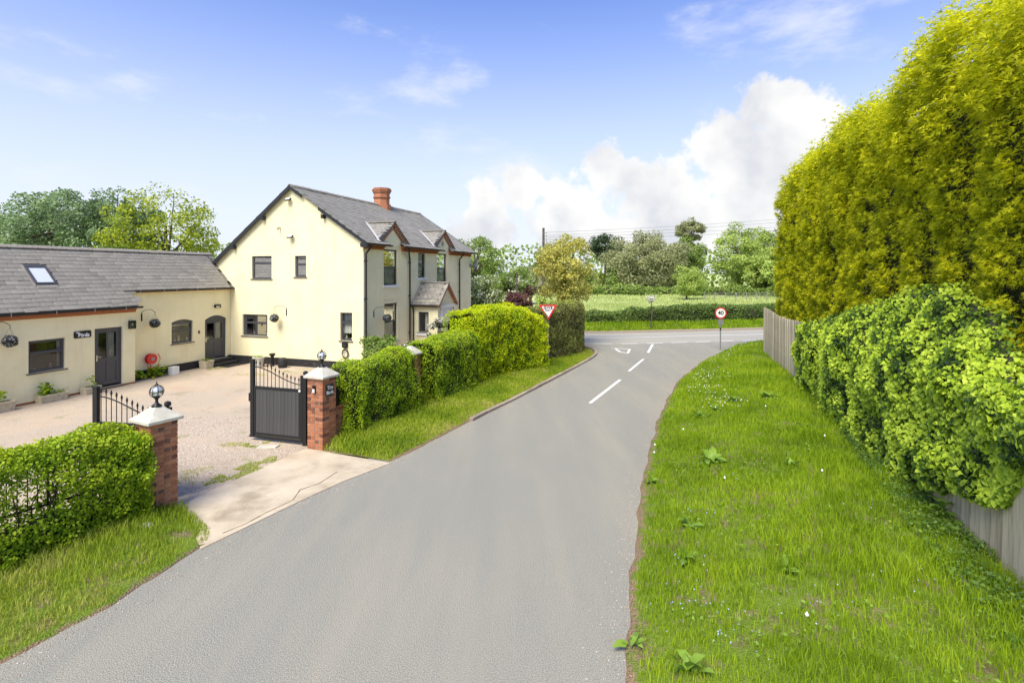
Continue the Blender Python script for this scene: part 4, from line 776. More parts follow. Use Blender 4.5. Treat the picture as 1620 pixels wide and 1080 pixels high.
for i in idx:
    nn = Vector(Nn[i]+RNG.normal(size=3)*.38).normalized(); tt = Vector(dwn+RNG.normal(size=3)*.35); tt = (tt-nn*tt.dot(nn)).normalized(); bb = tt.cross(nn)
    o = bpy.data.objects.new('leaf', lm[int(RNG.integers(0, 6))]); COL.objects.link(o); o.parent = iv
    o.matrix_local = Matrix.LocRotScale(Vector(P[i]-io)+nn*.02, Matrix((bb, tt, nn)).transposed().to_quaternion(), Vector((sz[i],)*3))
# ivy stems and shadowed depth: woody mat against the boards
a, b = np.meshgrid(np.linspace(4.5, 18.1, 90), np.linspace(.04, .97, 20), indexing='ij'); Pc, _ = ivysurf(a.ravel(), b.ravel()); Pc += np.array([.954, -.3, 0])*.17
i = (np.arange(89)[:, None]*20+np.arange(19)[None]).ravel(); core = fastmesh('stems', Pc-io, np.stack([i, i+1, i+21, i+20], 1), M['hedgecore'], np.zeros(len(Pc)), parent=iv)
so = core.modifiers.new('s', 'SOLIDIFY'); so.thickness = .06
# ================================================================== HOUSES
RZ = math.radians(71.358)
def plane(axis, c):
    """plane in house-local space. axis 'x': wall facing -x at x=c (a runs along y); axis 'y': wall facing -y at y=c (a runs along x)"""
    if axis == 'x': return lambda a, d, z: (c-d, a, z)
    return lambda a, d, z: (a, c-d, z)
def pbox(mb, pl, a0, a1, d0, d1, z0, z1, at=.5):
    p = pl(a0, d0, z0); q = pl(a1, d1, z1); mb.box(p[0], q[0], p[1], q[1], p[2], q[2], at)
def wall(pl, a0, a1, z0, z1, ops, depth=.13, arches=()):
    """wall sheet with openings, reveals turned inwards; arches: (a0,a1,zspring,ztop) inside an opening"""
    mb = MB(); A = sorted({a0, a1, *[o[0] for o in ops], *[o[1] for o in ops]}); Z = sorted({z0, z1, *[o[2] for o in ops], *[o[3] for o in ops]})
    for i in range(len(A)-1):
        for j in range(len(Z)-1):
            ca, cz = (A[i]+A[i+1])/2, (Z[j]+Z[j+1])/2
            if any(o[0] < ca < o[1] and o[2] < cz < o[3] for o in ops): continue
            mb.add([pl(A[i], 0, Z[j]), pl(A[i+1], 0, Z[j]), pl(A[i+1], 0, Z[j+1]), pl(A[i], 0, Z[j+1])], [(0, 1, 2, 3)])
    for o in ops:
        for (p, q) in (((o[0], o[2]), (o[0], o[3])), ((o[1], o[2]), (o[1], o[3])), ((o[0], o[2]), (o[1], o[2])), ((o[0], o[3]), (o[1], o[3]))):
            mb.add([pl(p[0], 0, p[1]), pl(q[0], 0, q[1]), pl(q[0], -depth, q[1]), pl(p[0], -depth, p[1])], [(0, 1, 2, 3)])
    for (b0, b1, zs, zt) in arches:
        n = 10; pts = [(b0+(b1-b0)*k/n, zs+(zt-zs)*(1-(2*k/n-1)**2)) for k in range(n+1)]
        for k in range(n):
            p, q = pts[k], pts[k+1]
            mb.add([pl(p[0], 0, p[1]), pl(q[0], 0, q[1]), pl(q[0], 0, zt+.001), pl(p[0], 0, zt+.001)], [(0, 1, 2, 3)])
            mb.add([pl(p[0], 0, p[1]), pl(q[0], 0, q[1]), pl(q[0], -depth, q[1]), pl(p[0], -depth, p[1])], [(0, 1, 2, 3)])
    return mb
def window(par, pl, a0, a1, z0, z1, rows, sill=None, curt=None, arch=0, inset=.075, flip=False, deep=1.3, orn=0, fw=.055):
    """rows: (fraction from bottom, fraction, [column splits]); builds frame > pane, sill, curtain, room"""
    fb = MB(); d0, d1 = -inset-.06, -inset
    pbox(fb, pl, a0, a0+fw, d0, d1, z0, z1); pbox(fb, pl, a1-fw, a1, d0, d1, z0, z1); pbox(fb, pl, a0+fw, a1-fw, d0, d1, z0, z0+fw); pbox(fb, pl, a0+fw, a1-fw, d0, d1, z1-fw-arch, z1)
    A0, A1_, Z0, Z1 = a0+fw, a1-fw, z0+fw, z1-fw-arch; panes = []
    for (r0, r1, cs) in rows:
        y0, y1 = Z0+(Z1-Z0)*r0, Z0+(Z1-Z0)*r1
        if r0 > 0: pbox(fb, pl, A0, A1_, d0+.003, d1+.012, y0-fw*.45, y0+fw*.45); y0 += fw*.45
        if r1 < 1: y1 -= fw*.45
        cc = [0]+list(cs)+[1]
        for k in range(len(cc)-1):
            x0, x1 = A0+(A1_-A0)*cc[k], A0+(A1_-A0)*cc[k+1]
            if k > 0: pbox(fb, pl, x0-fw*.4, x0+fw*.4, d0+.005, d1+.006, y0, y1); x0 += fw*.4
            if k < len(cc)-2: x1 -= fw*.4
            panes.append((x0, x1, y0, y1))
    w = fb.build('window', M['anth'], par)
    for (x0, x1, y0, y1) in panes:
        # thin casement lip round the pane, then the glass
        mb = MB(); g = .022
        for (p, q, r, s) in ((x0, x0+g, y0, y1), (x1-g, x1, y0, y1), (x0+g, x1-g, y0, y0+g), (x0+g, x1-g, y1-g, y1)): pbox(mb, pl, p, q, d0+.01, d1-.012, r, s)
        mb.build('casement', M['anth'], w)
        mb = MB(); mb.add([pl(x0+g, d1-.03, y0+g), pl(x1-g, d1-.03, y0+g), pl(x1-g, d1-.03, y1-g), pl(x0+g, d1-.03, y1-g)], [(0, 1, 2, 3)]); mb.build('pane', M['glass'], w)
    rb = MB(); D = -inset-.07
    c = [pl(a0-.3, D, z0-.25), pl(a1+.3, D, z0-.25), pl(a1+.3, D, z1+.25), pl(a0-.3, D, z1+.25)]; e = [pl(a0-.3, D-deep, z0-.25), pl(a1+.3, D-deep, z0-.25), pl(a1+.3, D-deep, z1+.25), pl(a0-.3, D-deep, z1+.25)]
    rb.add(c+e, [(4, 5, 6, 7), (0, 1, 5, 4), (3, 2, 6, 7), (0, 3, 7, 4), (1, 2, 6, 5)]); rb.build('room', M['room'], w)
    for (f0, f1, zf0, zf1) in (curt or []):
        cb = MB(); n = 16; W_ = a1-a0; Zs, Ze = z0+(z1-z0)*zf0, z0+(z1-z0)*zf1
        pts = [(a0+W_*(f0+(f1-f0)*k/n), -inset-.14-.025*math.sin(k*2.3)) for k in range(n+1)]
        for k in range(n): cb.add([pl(pts[k][0], pts[k][1], Zs), pl(pts[k+1][0], pts[k+1][1], Zs), pl(pts[k+1][0], pts[k+1][1], Ze), pl(pts[k][0], pts[k][1], Ze)], [(0, 1, 2, 3)])
        cb.build('curtain', M['curtain'], w)
    for k in range(orn):
        ob = MB(); fx = (k+.6)/(orn+.3); p = pl(a0+(a1-a0)*fx, -inset-.13, z0+.02); hh = .1+.09*((k*7) % 3); ob.lathe([(.03, 0), (.05, hh*.3), (.045, hh*.6), (.02, hh*.75), (.035, hh)], p, 9); ob.build('ornament', M['ornament'] if k % 2 else M['whitep'], w, smooth=True)
    if sill:
        sb = MB(); o = .06 if sill == 'dark' else .09; h = .035 if sill == 'dark' else .11
        pbox(sb, pl, a0-o, a1+o, -inset, .05, z0-h, z0-.001); sb.build('sill', M['anth'] if sill == 'dark' else M['whitep'], w, bevel=.006)
    return w
def door(par, pl, a0, a1, z0, z1, arch=0, hinge_right=True, inset=.07, handle='left'):
    fw = .07; fb = MB(); d0, d1 = -inset-.06, -inset
    pbox(fb, pl, a0, a0+fw, d0, d1, z0, z1-arch*.4); pbox(fb, pl, a1-fw, a1, d0, d1, z0, z1-arch*.4); pbox(fb, pl, a0+fw, a1-fw, d0, d1, z1-fw-arch, z1); fb_ = fb.build('door', M['anth'], par)
    A0, A1_, Z0, Z1 = a0+fw, a1-fw, z0+.04, z1-fw-arch; st = .10; mid = Z0+(Z1-Z0)*.46; cm = (A0+A1_)/2; lb = MB(); e0, e1 = -inset-.055, -inset-.012
    for (p, q, r, s) in ((A0, A0+st, Z0, Z1), (A1_-st, A1_, Z0, Z1), (A0+st, A1_-st, Z0, Z0+.14), (A0+st, A1_-st, Z1-.1, Z1), (A0+st, A1_-st, mid-.06, mid+.06), (cm-.035, cm+.035, Z0+.14, mid-.06), (cm-.035, cm+.035, mid+.06, Z1-.1)): pbox(lb, pl, p, q, e0, e1, r, s)
    lb.build('door_leaf', M['anth'], fb_)
    for (p, q) in ((A0+st, cm-.035), (cm+.035, A1_-st)):
        mb = MB(); pbox(mb, pl, p, q, e0+.012, e0+.026, Z0+.14, mid-.06); mb.build('panel', M['anth'], fb_)
        mb = MB(); y0, y1 = mid+.06, Z1-.1; mb.add([pl(p, e0+.02, y0), pl(q, e0+.02, y0), pl(q, e0+.02, y1), pl(p, e0+.02, y1)], [(0, 1, 2, 3)]); mb.build('pane', M['glass'], fb_)
    rb = MB(); D = -inset-.08; c = [pl(a0-.2, D, z0-.05), pl(a1+.2, D, z0-.05), pl(a1+.2, D, z1+.1), pl(a0-.2, D, z1+.1)]; e = [pl(a0-.2, D-1.5, z0-.05), pl(a1+.2, D-1.5, z0-.05), pl(a1+.2, D-1.5, z1+.1), pl(a0-.2, D-1.5, z1+.1)]
    rb.add(c+e, [(4, 5, 6, 7), (0, 1, 5, 4), (3, 2, 6, 7), (0, 3, 7, 4), (1, 2, 6, 5)]); rb.build('room', M['room'], fb_)
    cb = MB(); n = 12; pts = [(cm+.05+(A1_-st-cm-.05)*k/n, -inset-.12-.02*math.sin(k*2.1)) for k in range(n+1)]
    for k in range(n): cb.add([pl(pts[k][0], pts[k][1], Z0), pl(pts[k+1][0], pts[k+1][1], Z0), pl(pts[k+1][0], pts[k+1][1], Z1), pl(pts[k][0], pts[k][1], Z1)], [(0, 1, 2, 3)])
    cb.build('curtain', M['curtain'], fb_)
    hb = MB(); hx = A0+.045; pbox(hb, pl, hx-.018, hx+.018, e1, e1+.012, mid-.02, mid+.2); pbox(hb, pl, hx-.01, hx+.12, e1+.03, e1+.048, mid+.11, mid+.13); pbox(hb, pl, hx-.01, hx+.01, e1+.012, e1+.03, mid+.11, mid+.13); hb.build('handle', M['chrome'], fb_, bevel=.004)
    tb = MB(); pbox(tb, pl, a0-.02, a1+.02, -inset-.06, .06, z0-.04, z0); tb.build('threshold', M['galv'], fb_)
    return fb_
SL = {}
def slate_meshes(key, w, l, mat_):
    out = []
    for k in range(7):
        mb = MB(); c = random.uniform(0, .015); e = random.uniform(-.006, .006)
        # slate: x along the eaves, y up the slope, tail at y=0
        poly = [(-w/2+.006, e), (w/2-.006-c*(k == 2), -e), (w/2-.006, l), (-w/2+.006, l)]
        if k == 4: poly = [(-w/2+.003, .0), (w/2-.03, 0), (w/2-.003, .035), (w/2-.003, l), (-w/2+.003, l)]
        mb.prism(poly, 0, .013, (.1, .35, .42, .5, .58, .68, .9)[k]); out.append(mb.mesh('slate', mat_))
    return out
def slates(parent, origin, along, up, nrm, width, length, sw, gauge, mat_, key, limit=300, skip=None, score=None, x0=0):
    """courses from the eaves up; nearest `limit` slates are objects, the rest one part"""
    if key not in SL: SL[key] = slate_meshes(key, sw, gauge+.07, mat_)
    ms = SL[key]; origin, along, up, nrm = Vector(origin), Vector(along), Vector(up), Vector(nrm); items = []
    rows = int(math.ceil(length/gauge-.2))
    for r in range(rows):
        x = x0 + (-sw*.5 if r % 2 else 0)
        while x < x0+width+sw*.3:
            cx = min(max(x+sw/2, x0+sw*.35), x0+width-sw*.35)
            p = origin+along*cx+up*min(r*gauge, length-gauge-.06)
            if skip is None or not skip(cx, r*gauge, p): items.append((p, cx, r))
            x += sw
    if score: items.sort(key=score)
    rnd = random.Random(len(items)); tilt = .05; joined = MB()
    for i, (p, cx, r) in enumerate(items):
        jx, jy = rnd.gauss(0, .003), rnd.gauss(0, .005); rz = rnd.gauss(0, .010); lift = rnd.random() < .035
        if lift: jy -= .03; rz += rnd.uniform(-.05, .05)
        u_ = (up - nrm*(tilt+(.03 if lift else 0))).normalized(); a_ = (along*math.cos(rz)+u_*math.sin(rz)); u2 = (u_*math.cos(rz)-along*math.sin(rz)); n_ = a_.cross(u2)
        if n_.dot(nrm) < 0: n_ = -n_
        Mx = Matrix(((a_.x, u2.x, n_.x, 0), (a_.y, u2.y, n_.y, 0), (a_.z, u2.z, n_.z, 0), (0, 0, 0, 1))); Mx.translation = p+along*jx+u2*jy+nrm*.022
        me = ms[rnd.choice((0, 1, 1, 2, 2, 3, 3, 3, 4, 4, 5, 5, 6))]
        if i < limit:
            o = bpy.data.objects.new('slate', me); COL.objects.link(o); o.parent = parent; o.matrix_local = Mx
        else:
            at = me.attributes['v'].data[0].value; joined.add([Mx @ v.co for v in me.vertices], [tuple(f.vertices) for f in me.polygons], at)
    if joined.v: stuff(joined.build('slates', mat_, parent, recalc=False))
def ridge(parent, a, b, step=.45, mat_=None, r=.12):
    a, b = Vector(a), Vector(b); n = max(1, round((b-a).length/step)); d = (b-a)/n; ang = math.atan2(d.y, d.x); L_ = d.length
    mb = MB(); prof = [(-r, -.06), (-r*.55, .0), (0, .035), (r*.55, .0), (r, -.06)]
    for off, zz in ((0, 0),):
        vs = []; 
        for xx in (0, L_-.012):
            for (yy, z) in prof: vs.append((xx, yy, z))
            for (yy, z) in prof: vs.append((xx, yy*.92, z-.02))
        fs = [(i, i+1, i+11, i+10) for i in range(4)]+[(i+5, i+15, i+16, i+6) for i in range(4)]+[(i, i+5, i+6, i+1) for i in range(4)]+[(i+10, i+11, i+16, i+15) for i in range(4)]+[(0, 10, 15, 5), (4, 9, 19, 14)]
        mb.add(vs, fs)
    # raised roll at the joint
    mb.add([(L_-.05, y*1.12, z+.012) for y, z in prof]+[(L_-.006, y*1.12, z+.012) for y, z in prof]+[(L_-.05, y, z-.002) for y, z in prof]+[(L_-.006, y, z-.002) for y, z in prof],
           [(i, i+1, i+6, i+5) for i in range(4)]+[(i, i+10, i+11, i+1) for i in range(4)]+[(i+5, i+6, i+16, i+15) for i in range(4)]+[(0, 5, 15, 10), (4, 14, 19, 9)])
    me = mb.mesh('ridge_tile', mat_ or M['ridge'])
    for i in range(n):
        p = a+d*i; inst('ridge_tile', me, parent, (p.x, p.y, p.z+random.uniform(-.006, .006)), (0, -math.asin(d.z/L_), ang+random.uniform(-.008, .008)))

# ------------------------------------------------------------------ main house
H = thing('farmhouse', 'two storey cream painted brick house with slate roof and two small front gables', 'house', (-6.24, 22.04, 0), RZ)
G = plane('x', 0); F_ = plane('y', 0)
gw = [(4.82, 5.95, 3.84, 4.87), (2.93, 3.54, 3.93, 4.86), (5.06, 6.49, 1.24, 2.22), (.56, 1.16, 1.22, 2.42)]
wb = wall(G, 0, 8.26, .0, 8.2, gw)
me = wb.mesh('wall', M['cream'])
import bmesh
def clip(me, planes):
    bm = bmesh.new(); bm.from_mesh(me)
    for co, no in planes:
        bmesh.ops.bisect_plane(bm, geom=bm.verts[:]+bm.edges[:]+bm.faces[:], dist=1e-5, plane_co=co, plane_no=no, clear_outer=True)
    bmesh.ops.recalc_face_normals(bm, faces=bm.faces); bm.to_mesh(me); bm.free(); me.update()
RS, LS = .648, .757; RIDY, RIDZ = 3.73, 7.96
clip(me, [((0, RIDY, RIDZ-.06), (0, -RS, 1)), ((0, RIDY, RIDZ-.06), (0, LS, 1))])
go = bpy.data.objects.new('wall', me); COL.objects.link(go); go.parent = H
fw_ = [(1.54, 2.72, 3.55, 5.18), (4.69, 5.47, 3.86, 5.12), (6.78, 8.0, 3.55, 5.18), (1.59, 2.72, 1.05, 2.72)]
wall(F_, 0, 11.46, 0, 5.33, fw_).build('wall', M['cream'], H, recalc=False)
mb = MB(); mb.box(.14, 11.3, 8.1, 8.24, 0, 4.45); mb.build('wall', M['cream'], H)
# far gable wall
fg = MB(); fg.add([(11.45, 0, 0), (11.45, 8.26, 0), (11.45, 8.26, 4.45), (11.45, RIDY, RIDZ-.06), (11.45, 0, 5.4)], [(0, 1, 2, 3, 4)]); fg.build('wall', M['cream'], H, recalc=False)
# slight break in the gable wall and old filled crack lines
mb = MB(); mb.box(-.022, -.001, 1.45, 8.26, .30, 4.3)
mb2 = MB(); mb2.tube([(-.005, 1.46, .5), (-.005, 1.43, 3), (-.005, 1.47, 5.9)], .006, 4); mb2.build('settlement_joint', M['cream'], H)
pb = MB(); pb.box(-.035, -.001, .01, 7.15, -.03, .325); pb.box(-.035, 11.4, -.035, -.001, -.03, .325); pb.build('plinth', M['plinth'], H)
window(H, G, *gw[0], [(0, .72, []), (.72, 1, [])], 'dark', [(0, .12, 0, 1), (.9, 1, 0, 1)], orn=3, deep=1.5)
window(H, G, *gw[1], [(0, .6, []), (.6, 1, [])], 'dark', None, orn=3)
window(H, G, *gw[2], [(0, .62, [.5]), (.62, 1, [.5])], 'dark', [(.0, .42, .1, 1)], orn=3)
window(H, G, *gw[3], [(0, .66, []), (.66, 1, [])], 'dark', [(0, 1, .25, 1)], orn=2)
window(H, F_, *fw_[0], [(0, .5, []), (.5, 1, [])], 'white', [(.25, 1, 0, .98)])
window(H, F_, *fw_[1], [(0, .5, []), (.5, 1, [])], 'white', [(.5, 1, 0, .98)])
window(H, F_, *fw_[2], [(0, .5, []), (.5, 1, [])], None, [(.3, 1, 0, .98)])
window(H, F_, *fw_[3], [(0, .5, []), (.5, 1, [])], 'white', [(0, .95, 0, 1)], orn=2)
# roof deck, slates, ridge
def roof_deck(name_, parent, quads, mat_):
    mb = MB()
    for q in quads:
        n_ = (Vector(q[1])-Vector(q[0])).cross(Vector(q[3])-Vector(q[0])).normalized()*.03
        if n_.z < 0: n_ = -n_
        lo = [Vector(p)-n_ for p in q]; mb.add(list(map(tuple, q))+[tuple(p) for p in lo], [(0, 1, 2, 3), (7, 6, 5, 4), (0, 4, 5, 1), (1, 5, 6, 2), (2, 6, 7, 3), (3, 7, 4, 0)])
    return mb.build(name_, mat_, parent)
x0, x1 = -.12, 11.72; EY, EZ = -.30, RIDZ-(RIDY+.30)*RS; BY = 8.50; BZ = RIDZ-(BY-RIDY)*LS
roof = roof_deck('roof', H, [[(x0, RIDY, RIDZ), (x1, RIDY, RIDZ), (x1, BY, BZ), (x0, BY, BZ)], [(x0, .05, RIDZ-(RIDY-.05)*RS), (x1, .05, RIDZ-(RIDY-.05)*RS), (x1, RIDY, RIDZ), (x0, RIDY, RIDZ)]]
    + [[(a, EY, EZ), (b, EY, EZ), (b, .05, RIDZ-(RIDY-.05)*RS), (a, .05, RIDZ-(RIDY-.05)*RS)] for a, b in ((x0, 1.66), (2.93, 6.95), (8.13, x1))], M['slate2'])
up = Vector((0, RIDY-EY, RIDZ-EZ)).normalized(); nr = Vector((0, -up.z, up.y)); slope = math.hypot(RIDY-EY, RIDZ-EZ)
def gskip(cx, s, p):
    y = p.y
    for gc in (2.29, 7.54):
        half = 1.33*(1-max(0, y+.02)/1.5) - .06
        if y > -.02 and abs(cx+x0-gc) < half: return True
        if y <= -.02 and abs(cx+x0-gc) < .70: return True
    return 7.0 < cx+x0 < 7.5 and RIDY-p.y < .1
slates(roof, (x0, EY, EZ), (1, 0, 0), up, nr, x1-x0, slope-.03, .30, .205, M['slate2'], 'house', 300, gskip, score=lambda it: it[1])
upb = Vector((0, RIDY-BY, RIDZ-BZ)).normalized(); slates(roof, (x0, BY, BZ), (1, 0, 0), upb, Vector((0, upb.z, -upb.y)), x1-x0, math.hypot(RIDY-BY, RIDZ-BZ), .3, .41, M['slate2'], 'houseb', 0)
ridge(roof, (x0, RIDY, RIDZ+.045), (x1, RIDY, RIDZ+.045), .42)
# bargeboards with purlin ends, gap where the verge is flush
bb = MB()
def rz_(y): return RIDZ-(RIDY-y)*RS if y < RIDY else RIDZ-(y-RIDY)*LS
def barge(y0, y1, d=.2):
    bb.add([(x0-.045, y0, rz_(y0)-d), (x0-.045, y1, rz_(y1)-d), (x0-.045, y1, rz_(y1)+.015), (x0-.045, y0, rz_(y0)+.015), (x0+.0, y0, rz_(y0)-d), (x0+.0, y1, rz_(y1)-d), (x0, y1, rz_(y1)+.015), (x0, y0, rz_(y0)+.015)],
           [(0, 1, 2, 3), (4, 7, 6, 5), (0, 4, 5, 1), (1, 5, 6, 2), (2, 6, 7, 3), (3, 7, 4, 0)])
barge(RIDY, BY, .2); barge(3.05, RIDY, .14); barge(-.3, 2.18, .14)
for y in (5.2, 6.9, 1.95): bb.box(x0-.08, .0, y-.06, y+.06, rz_(y)-.36, rz_(y)-.2)
bb.box(x0-.05, 0, -.32, .05, EZ-.16, EZ+.02)
bb.build('bargeboard', M['fascia'], H)
# eaves: dentilled brick course, gutter, downpipes on the front
for a, b in ((0, 1.55), (3.02, 6.85), (8.22, 11.4)):
    mb = MB(); mb.box(a, b, -.10, -.001, 5.25, 5.31); mb.box(a, b, -.16, -.001, 5.312, 5.37); mb.build('eaves_course', M['eavebrick'], H)
    dm = MB(); dm.box(0, .07, -.085, -.002, 5.13, 5.248); dme = dm.mesh('dentil', M['eavebrick']); x = a+.03
    while x < b-.08: inst('dentil', dme, H, (x, 0, 0)); x += .15
for a, b in ((-.32, 1.66), (2.93, 6.95), (8.13, 11.6)):
    mb = MB(); n = 8; prof = [(-.36+.06*math.cos(PI+PI*k/n)-0*.0, EZ-.005+.07*math.sin(PI+PI*k/n)) for k in range(n+1)]
    vs = [(a, y, z) for y, z in prof]+[(b, y, z) for y, z in prof]; mb.add(vs, [(k, k+1, n+2+k, n+1+k) for k in range(n)]+[tuple(range(n+1)), tuple(range(2*n+1, n, -1))])
    o = mb.build('gutter', M['black'], H, recalc=False); s = o.modifiers.new('s', 'SOLIDIFY'); s.thickness = .008
for x, yy, jog in ((.07, -.08, 0), (3.73, -.08, -.55), (9.58, -.08, 0)):
    mb = MB(); mb.tube([(x+jog, -.36, EZ-.07), (x+jog, -.34, EZ-.15), (x+(jog*.1), yy, EZ-.42), (x, yy, EZ-.55), (x, yy, .05)], .04, 10)
    for z in (1.2, 3.0, 4.6): mb.box(x-.06, x+.06, yy-.045, -.001, z, z+.03)
    mb.build('downpipe', M['black'], H)
# two brick-edged gablets over the first floor windows
for gc in (2.29, 7.54):
    hw = 1.33; zb = 5.45; za = 6.42
    gp = MB(); gp.add([(gc-.70, -.012, 5.32), (gc+.70, -.012, 5.32), (gc+.70, -.012, 5.49), (gc+hw-.15, -.012, 5.49), (gc, -.012, za-.12), (gc-hw+.15, -.012, 5.49), (gc-.70, -.012, 5.49),
                       (gc-.70, .12, 5.32), (gc+.70, .12, 5.32), (gc+.70, .12, 5.49), (gc+hw-.15, .12, 5.49), (gc, .12, za-.12), (gc-hw+.15, .12, 5.49), (gc-.70, .12, 5.49)],
                      [(6, 5, 4, 3, 2), (6, 2, 1, 0), (0, 1, 8, 7), (1, 2, 9, 8), (2, 3, 10, 9), (3, 4, 11, 10), (4, 5, 12, 11), (5, 6, 13, 12), (6, 0, 7, 13)])
    gbl = gp.build('front_gable', M['cream'], H)
    for sg in (-1, 1):
        vb = MB(); p, q = Vector((gc+sg*(hw+.02), 0, zb)), Vector((gc, 0, za+.0)); d = (q-p).normalized(); n_ = Vector((-d.z*sg*-1, 0, abs(d.x)))
        perp = Vector((sg*abs(d.z), 0, abs(d.x)))   # outward normal of the verge
        for k, (o0, o1, yy) in enumerate(((-.10, .0, -.11), (-.24, -.102, -.05))):
            a_ = [p+perp*o0, q+perp*o0*1.0, q+perp*o1, p+perp*o1]; vb.add([(v.x, yy, v.z) for v in a_]+[(v.x, -.001, v.z) for v in a_], [(0, 1, 2, 3), (7, 6, 5, 4), (0, 4, 5, 1), (1, 5, 6, 2), (2, 6, 7, 3), (3, 7, 4, 0)])
        vo = vb.build('brick_verge', M['eavebrick'], gbl)
        db = MB(); L_ = (q-p).length; k = .12
        while k < L_-.12:
            c = p+d*k+perp*-.145; db.bar((c.x-d.x*.035, -.07, c.z-d.z*.035), (c.x+d.x*.035, -.07, c.z+d.z*.035), .07, .05, up=(0, 1, 0)); k += .16
        stuff(db.build('verge_dentils', M['mortar'], gbl))
        tb = MB(); tb.bar(tuple(p+perp*.015+Vector((0, -.07, 0))), tuple(q+perp*.015+Vector((0, -.07, 0))), .16, .02, up=tuple(perp)); tb.build('verge_capping', M['fascia'], gbl)
    yb = (za-5.4)/RS+.0; A = (gc, -.14, za+.02); B = (gc, RIDY-(RIDZ-za)/RS+.05, za+.02)
    for sg in (-1, 1):
        E_ = (gc+sg*hw, -.14, zb+.0); E2 = (gc+sg*hw, RIDY-(RIDZ-zb)/RS, zb)
        mb = MB(); mb.add([A, E_, E2, B, tuple(Vector(A)-Vector((0, 0, .03))), tuple(Vector(E_)-Vector((0, 0, .03))), tuple(Vector(E2)-Vector((0, 0, .03))), tuple(Vector(B)-Vector((0, 0, .03)))], [(0, 1, 2, 3), (7, 6, 5, 4), (0, 4, 5, 1), (1, 5, 6, 2), (2, 6, 7, 3), (3, 7, 4, 0)])
        ro = mb.build('gablet_roof', M['slate2'], gbl)
        upg = Vector((-sg*hw, 0, za-zb)).normalized(); ng = Vector((sg*upg.z, 0, abs(upg.x))); ms = SL['house']; jm = MB(); Lg = math.hypot(hw, za-zb); r = 0
        while r*.205 < Lg-.1:
            f = r*.205/Lg; ymax = E2[1]+(B[1]-E2[1])*f; y = -.13-(.15 if r % 2 else 0)
            while y < ymax-.1:
                p = Vector((gc+sg*hw*(1-f), max(y, -.13), zb+(za-zb)*f)); 
                al = Vector((0, 1, 0)); u_ = (upg-ng*.04).normalized(); n_ = al.cross(u_); n_ = n_ if n_.dot(ng) > 0 else -n_
                Mx = Matrix(((al.x, u_.x, n_.x, 0), (al.y, u_.y, n_.y, 0), (al.z, u_.z, n_.z, 0), (0, 0, 0, 1))); Mx.translation = p+al*.15+ng*.02
                me = random.choice(ms); jm.add([Mx @ v.co for v in me.vertices], [tuple(f_.vertices) for f_ in me.polygons], me.attributes['v'].data[0].value); y += .3
            r += 1
        stuff(jm.build('slates', M['slate2'], gbl, recalc=False))
        if sg < 0: vl = MB(); vl.bar((E2[0]-.03, E2[1]-.05, E2[2]+.045), (B[0]-.03, B[1]-.02, B[2]+.05), .15, .012, up=tuple(nr)); vl.build('lead_valley', M['lead'], gbl)
    mb = MB(); mb.bar((gc, -.16, za+.05), (gc, B[1]-.02, za+.05), .2, .05); mb.build('gablet_ridge', M['ridge'], gbl)
# chimney with corbelled octagonal shaft
ch = MB(); cx, cy = 7.22, RIDY
def octo(r, z0, z1, a=.5): ch.prism([(cx+r*math.cos(PI/8+k*PI/4), cy+r*math.sin(PI/8+k*PI/4)) for k in range(8)], z0, z1, a)
octo(.52, 7.35, 8.02, .5); zc = 8.021
for r, h_, a in ((.44, .12, .5), (.44, .12, .7), (.44, .12, .35), (.50, .075, .2), (.45, .1, .6), (.45, .1, .7), (.50, .07, .3), (.53, .07, .6), (.56, .08, .25), (.50, .07, .15)): octo(r, zc, zc+h_-.004, a); zc += h_
M['chimney'] = mat('chimney_brick', [(.1, (.22, .085, .05)), (.5, (.46, .19, .10)), (.9, (.58, .27, .16))], scale=22, rough=.9, bump=.6, bscale=40, attr=.5)
cho = ch.build('chimney', M['chimney'], roof); 
# brick courses drawn as thin recesses round the shaft
cb = MB()
for k in range(5): cb.prism([(cx+.446*math.cos(PI/8+j*PI/4), cy+.446*math.sin(PI/8+j*PI/4)) for j in range(8)], 8.07+k*.075, 8.078+k*.075)
stuff(cb.build('mortar_joints', M['mortar'], cho)) if False else None
mb = MB(); mb.box(cx-.55, cx+.55, cy-.62, cy-.05, 7.60, 7.63); 
# lintel lines over the ground floor window and right of porch
mb = MB(); mb.box(1.49, 2.88, -.02, -.001, 2.91, 2.935); mb.box(8.6, 11.3, -.018, -.001, 3.42, 3.445); mb.box(1.0, 3.6, -.02, -.013, 5.28, 5.30); mb.build('render_band', M['cream'], H)
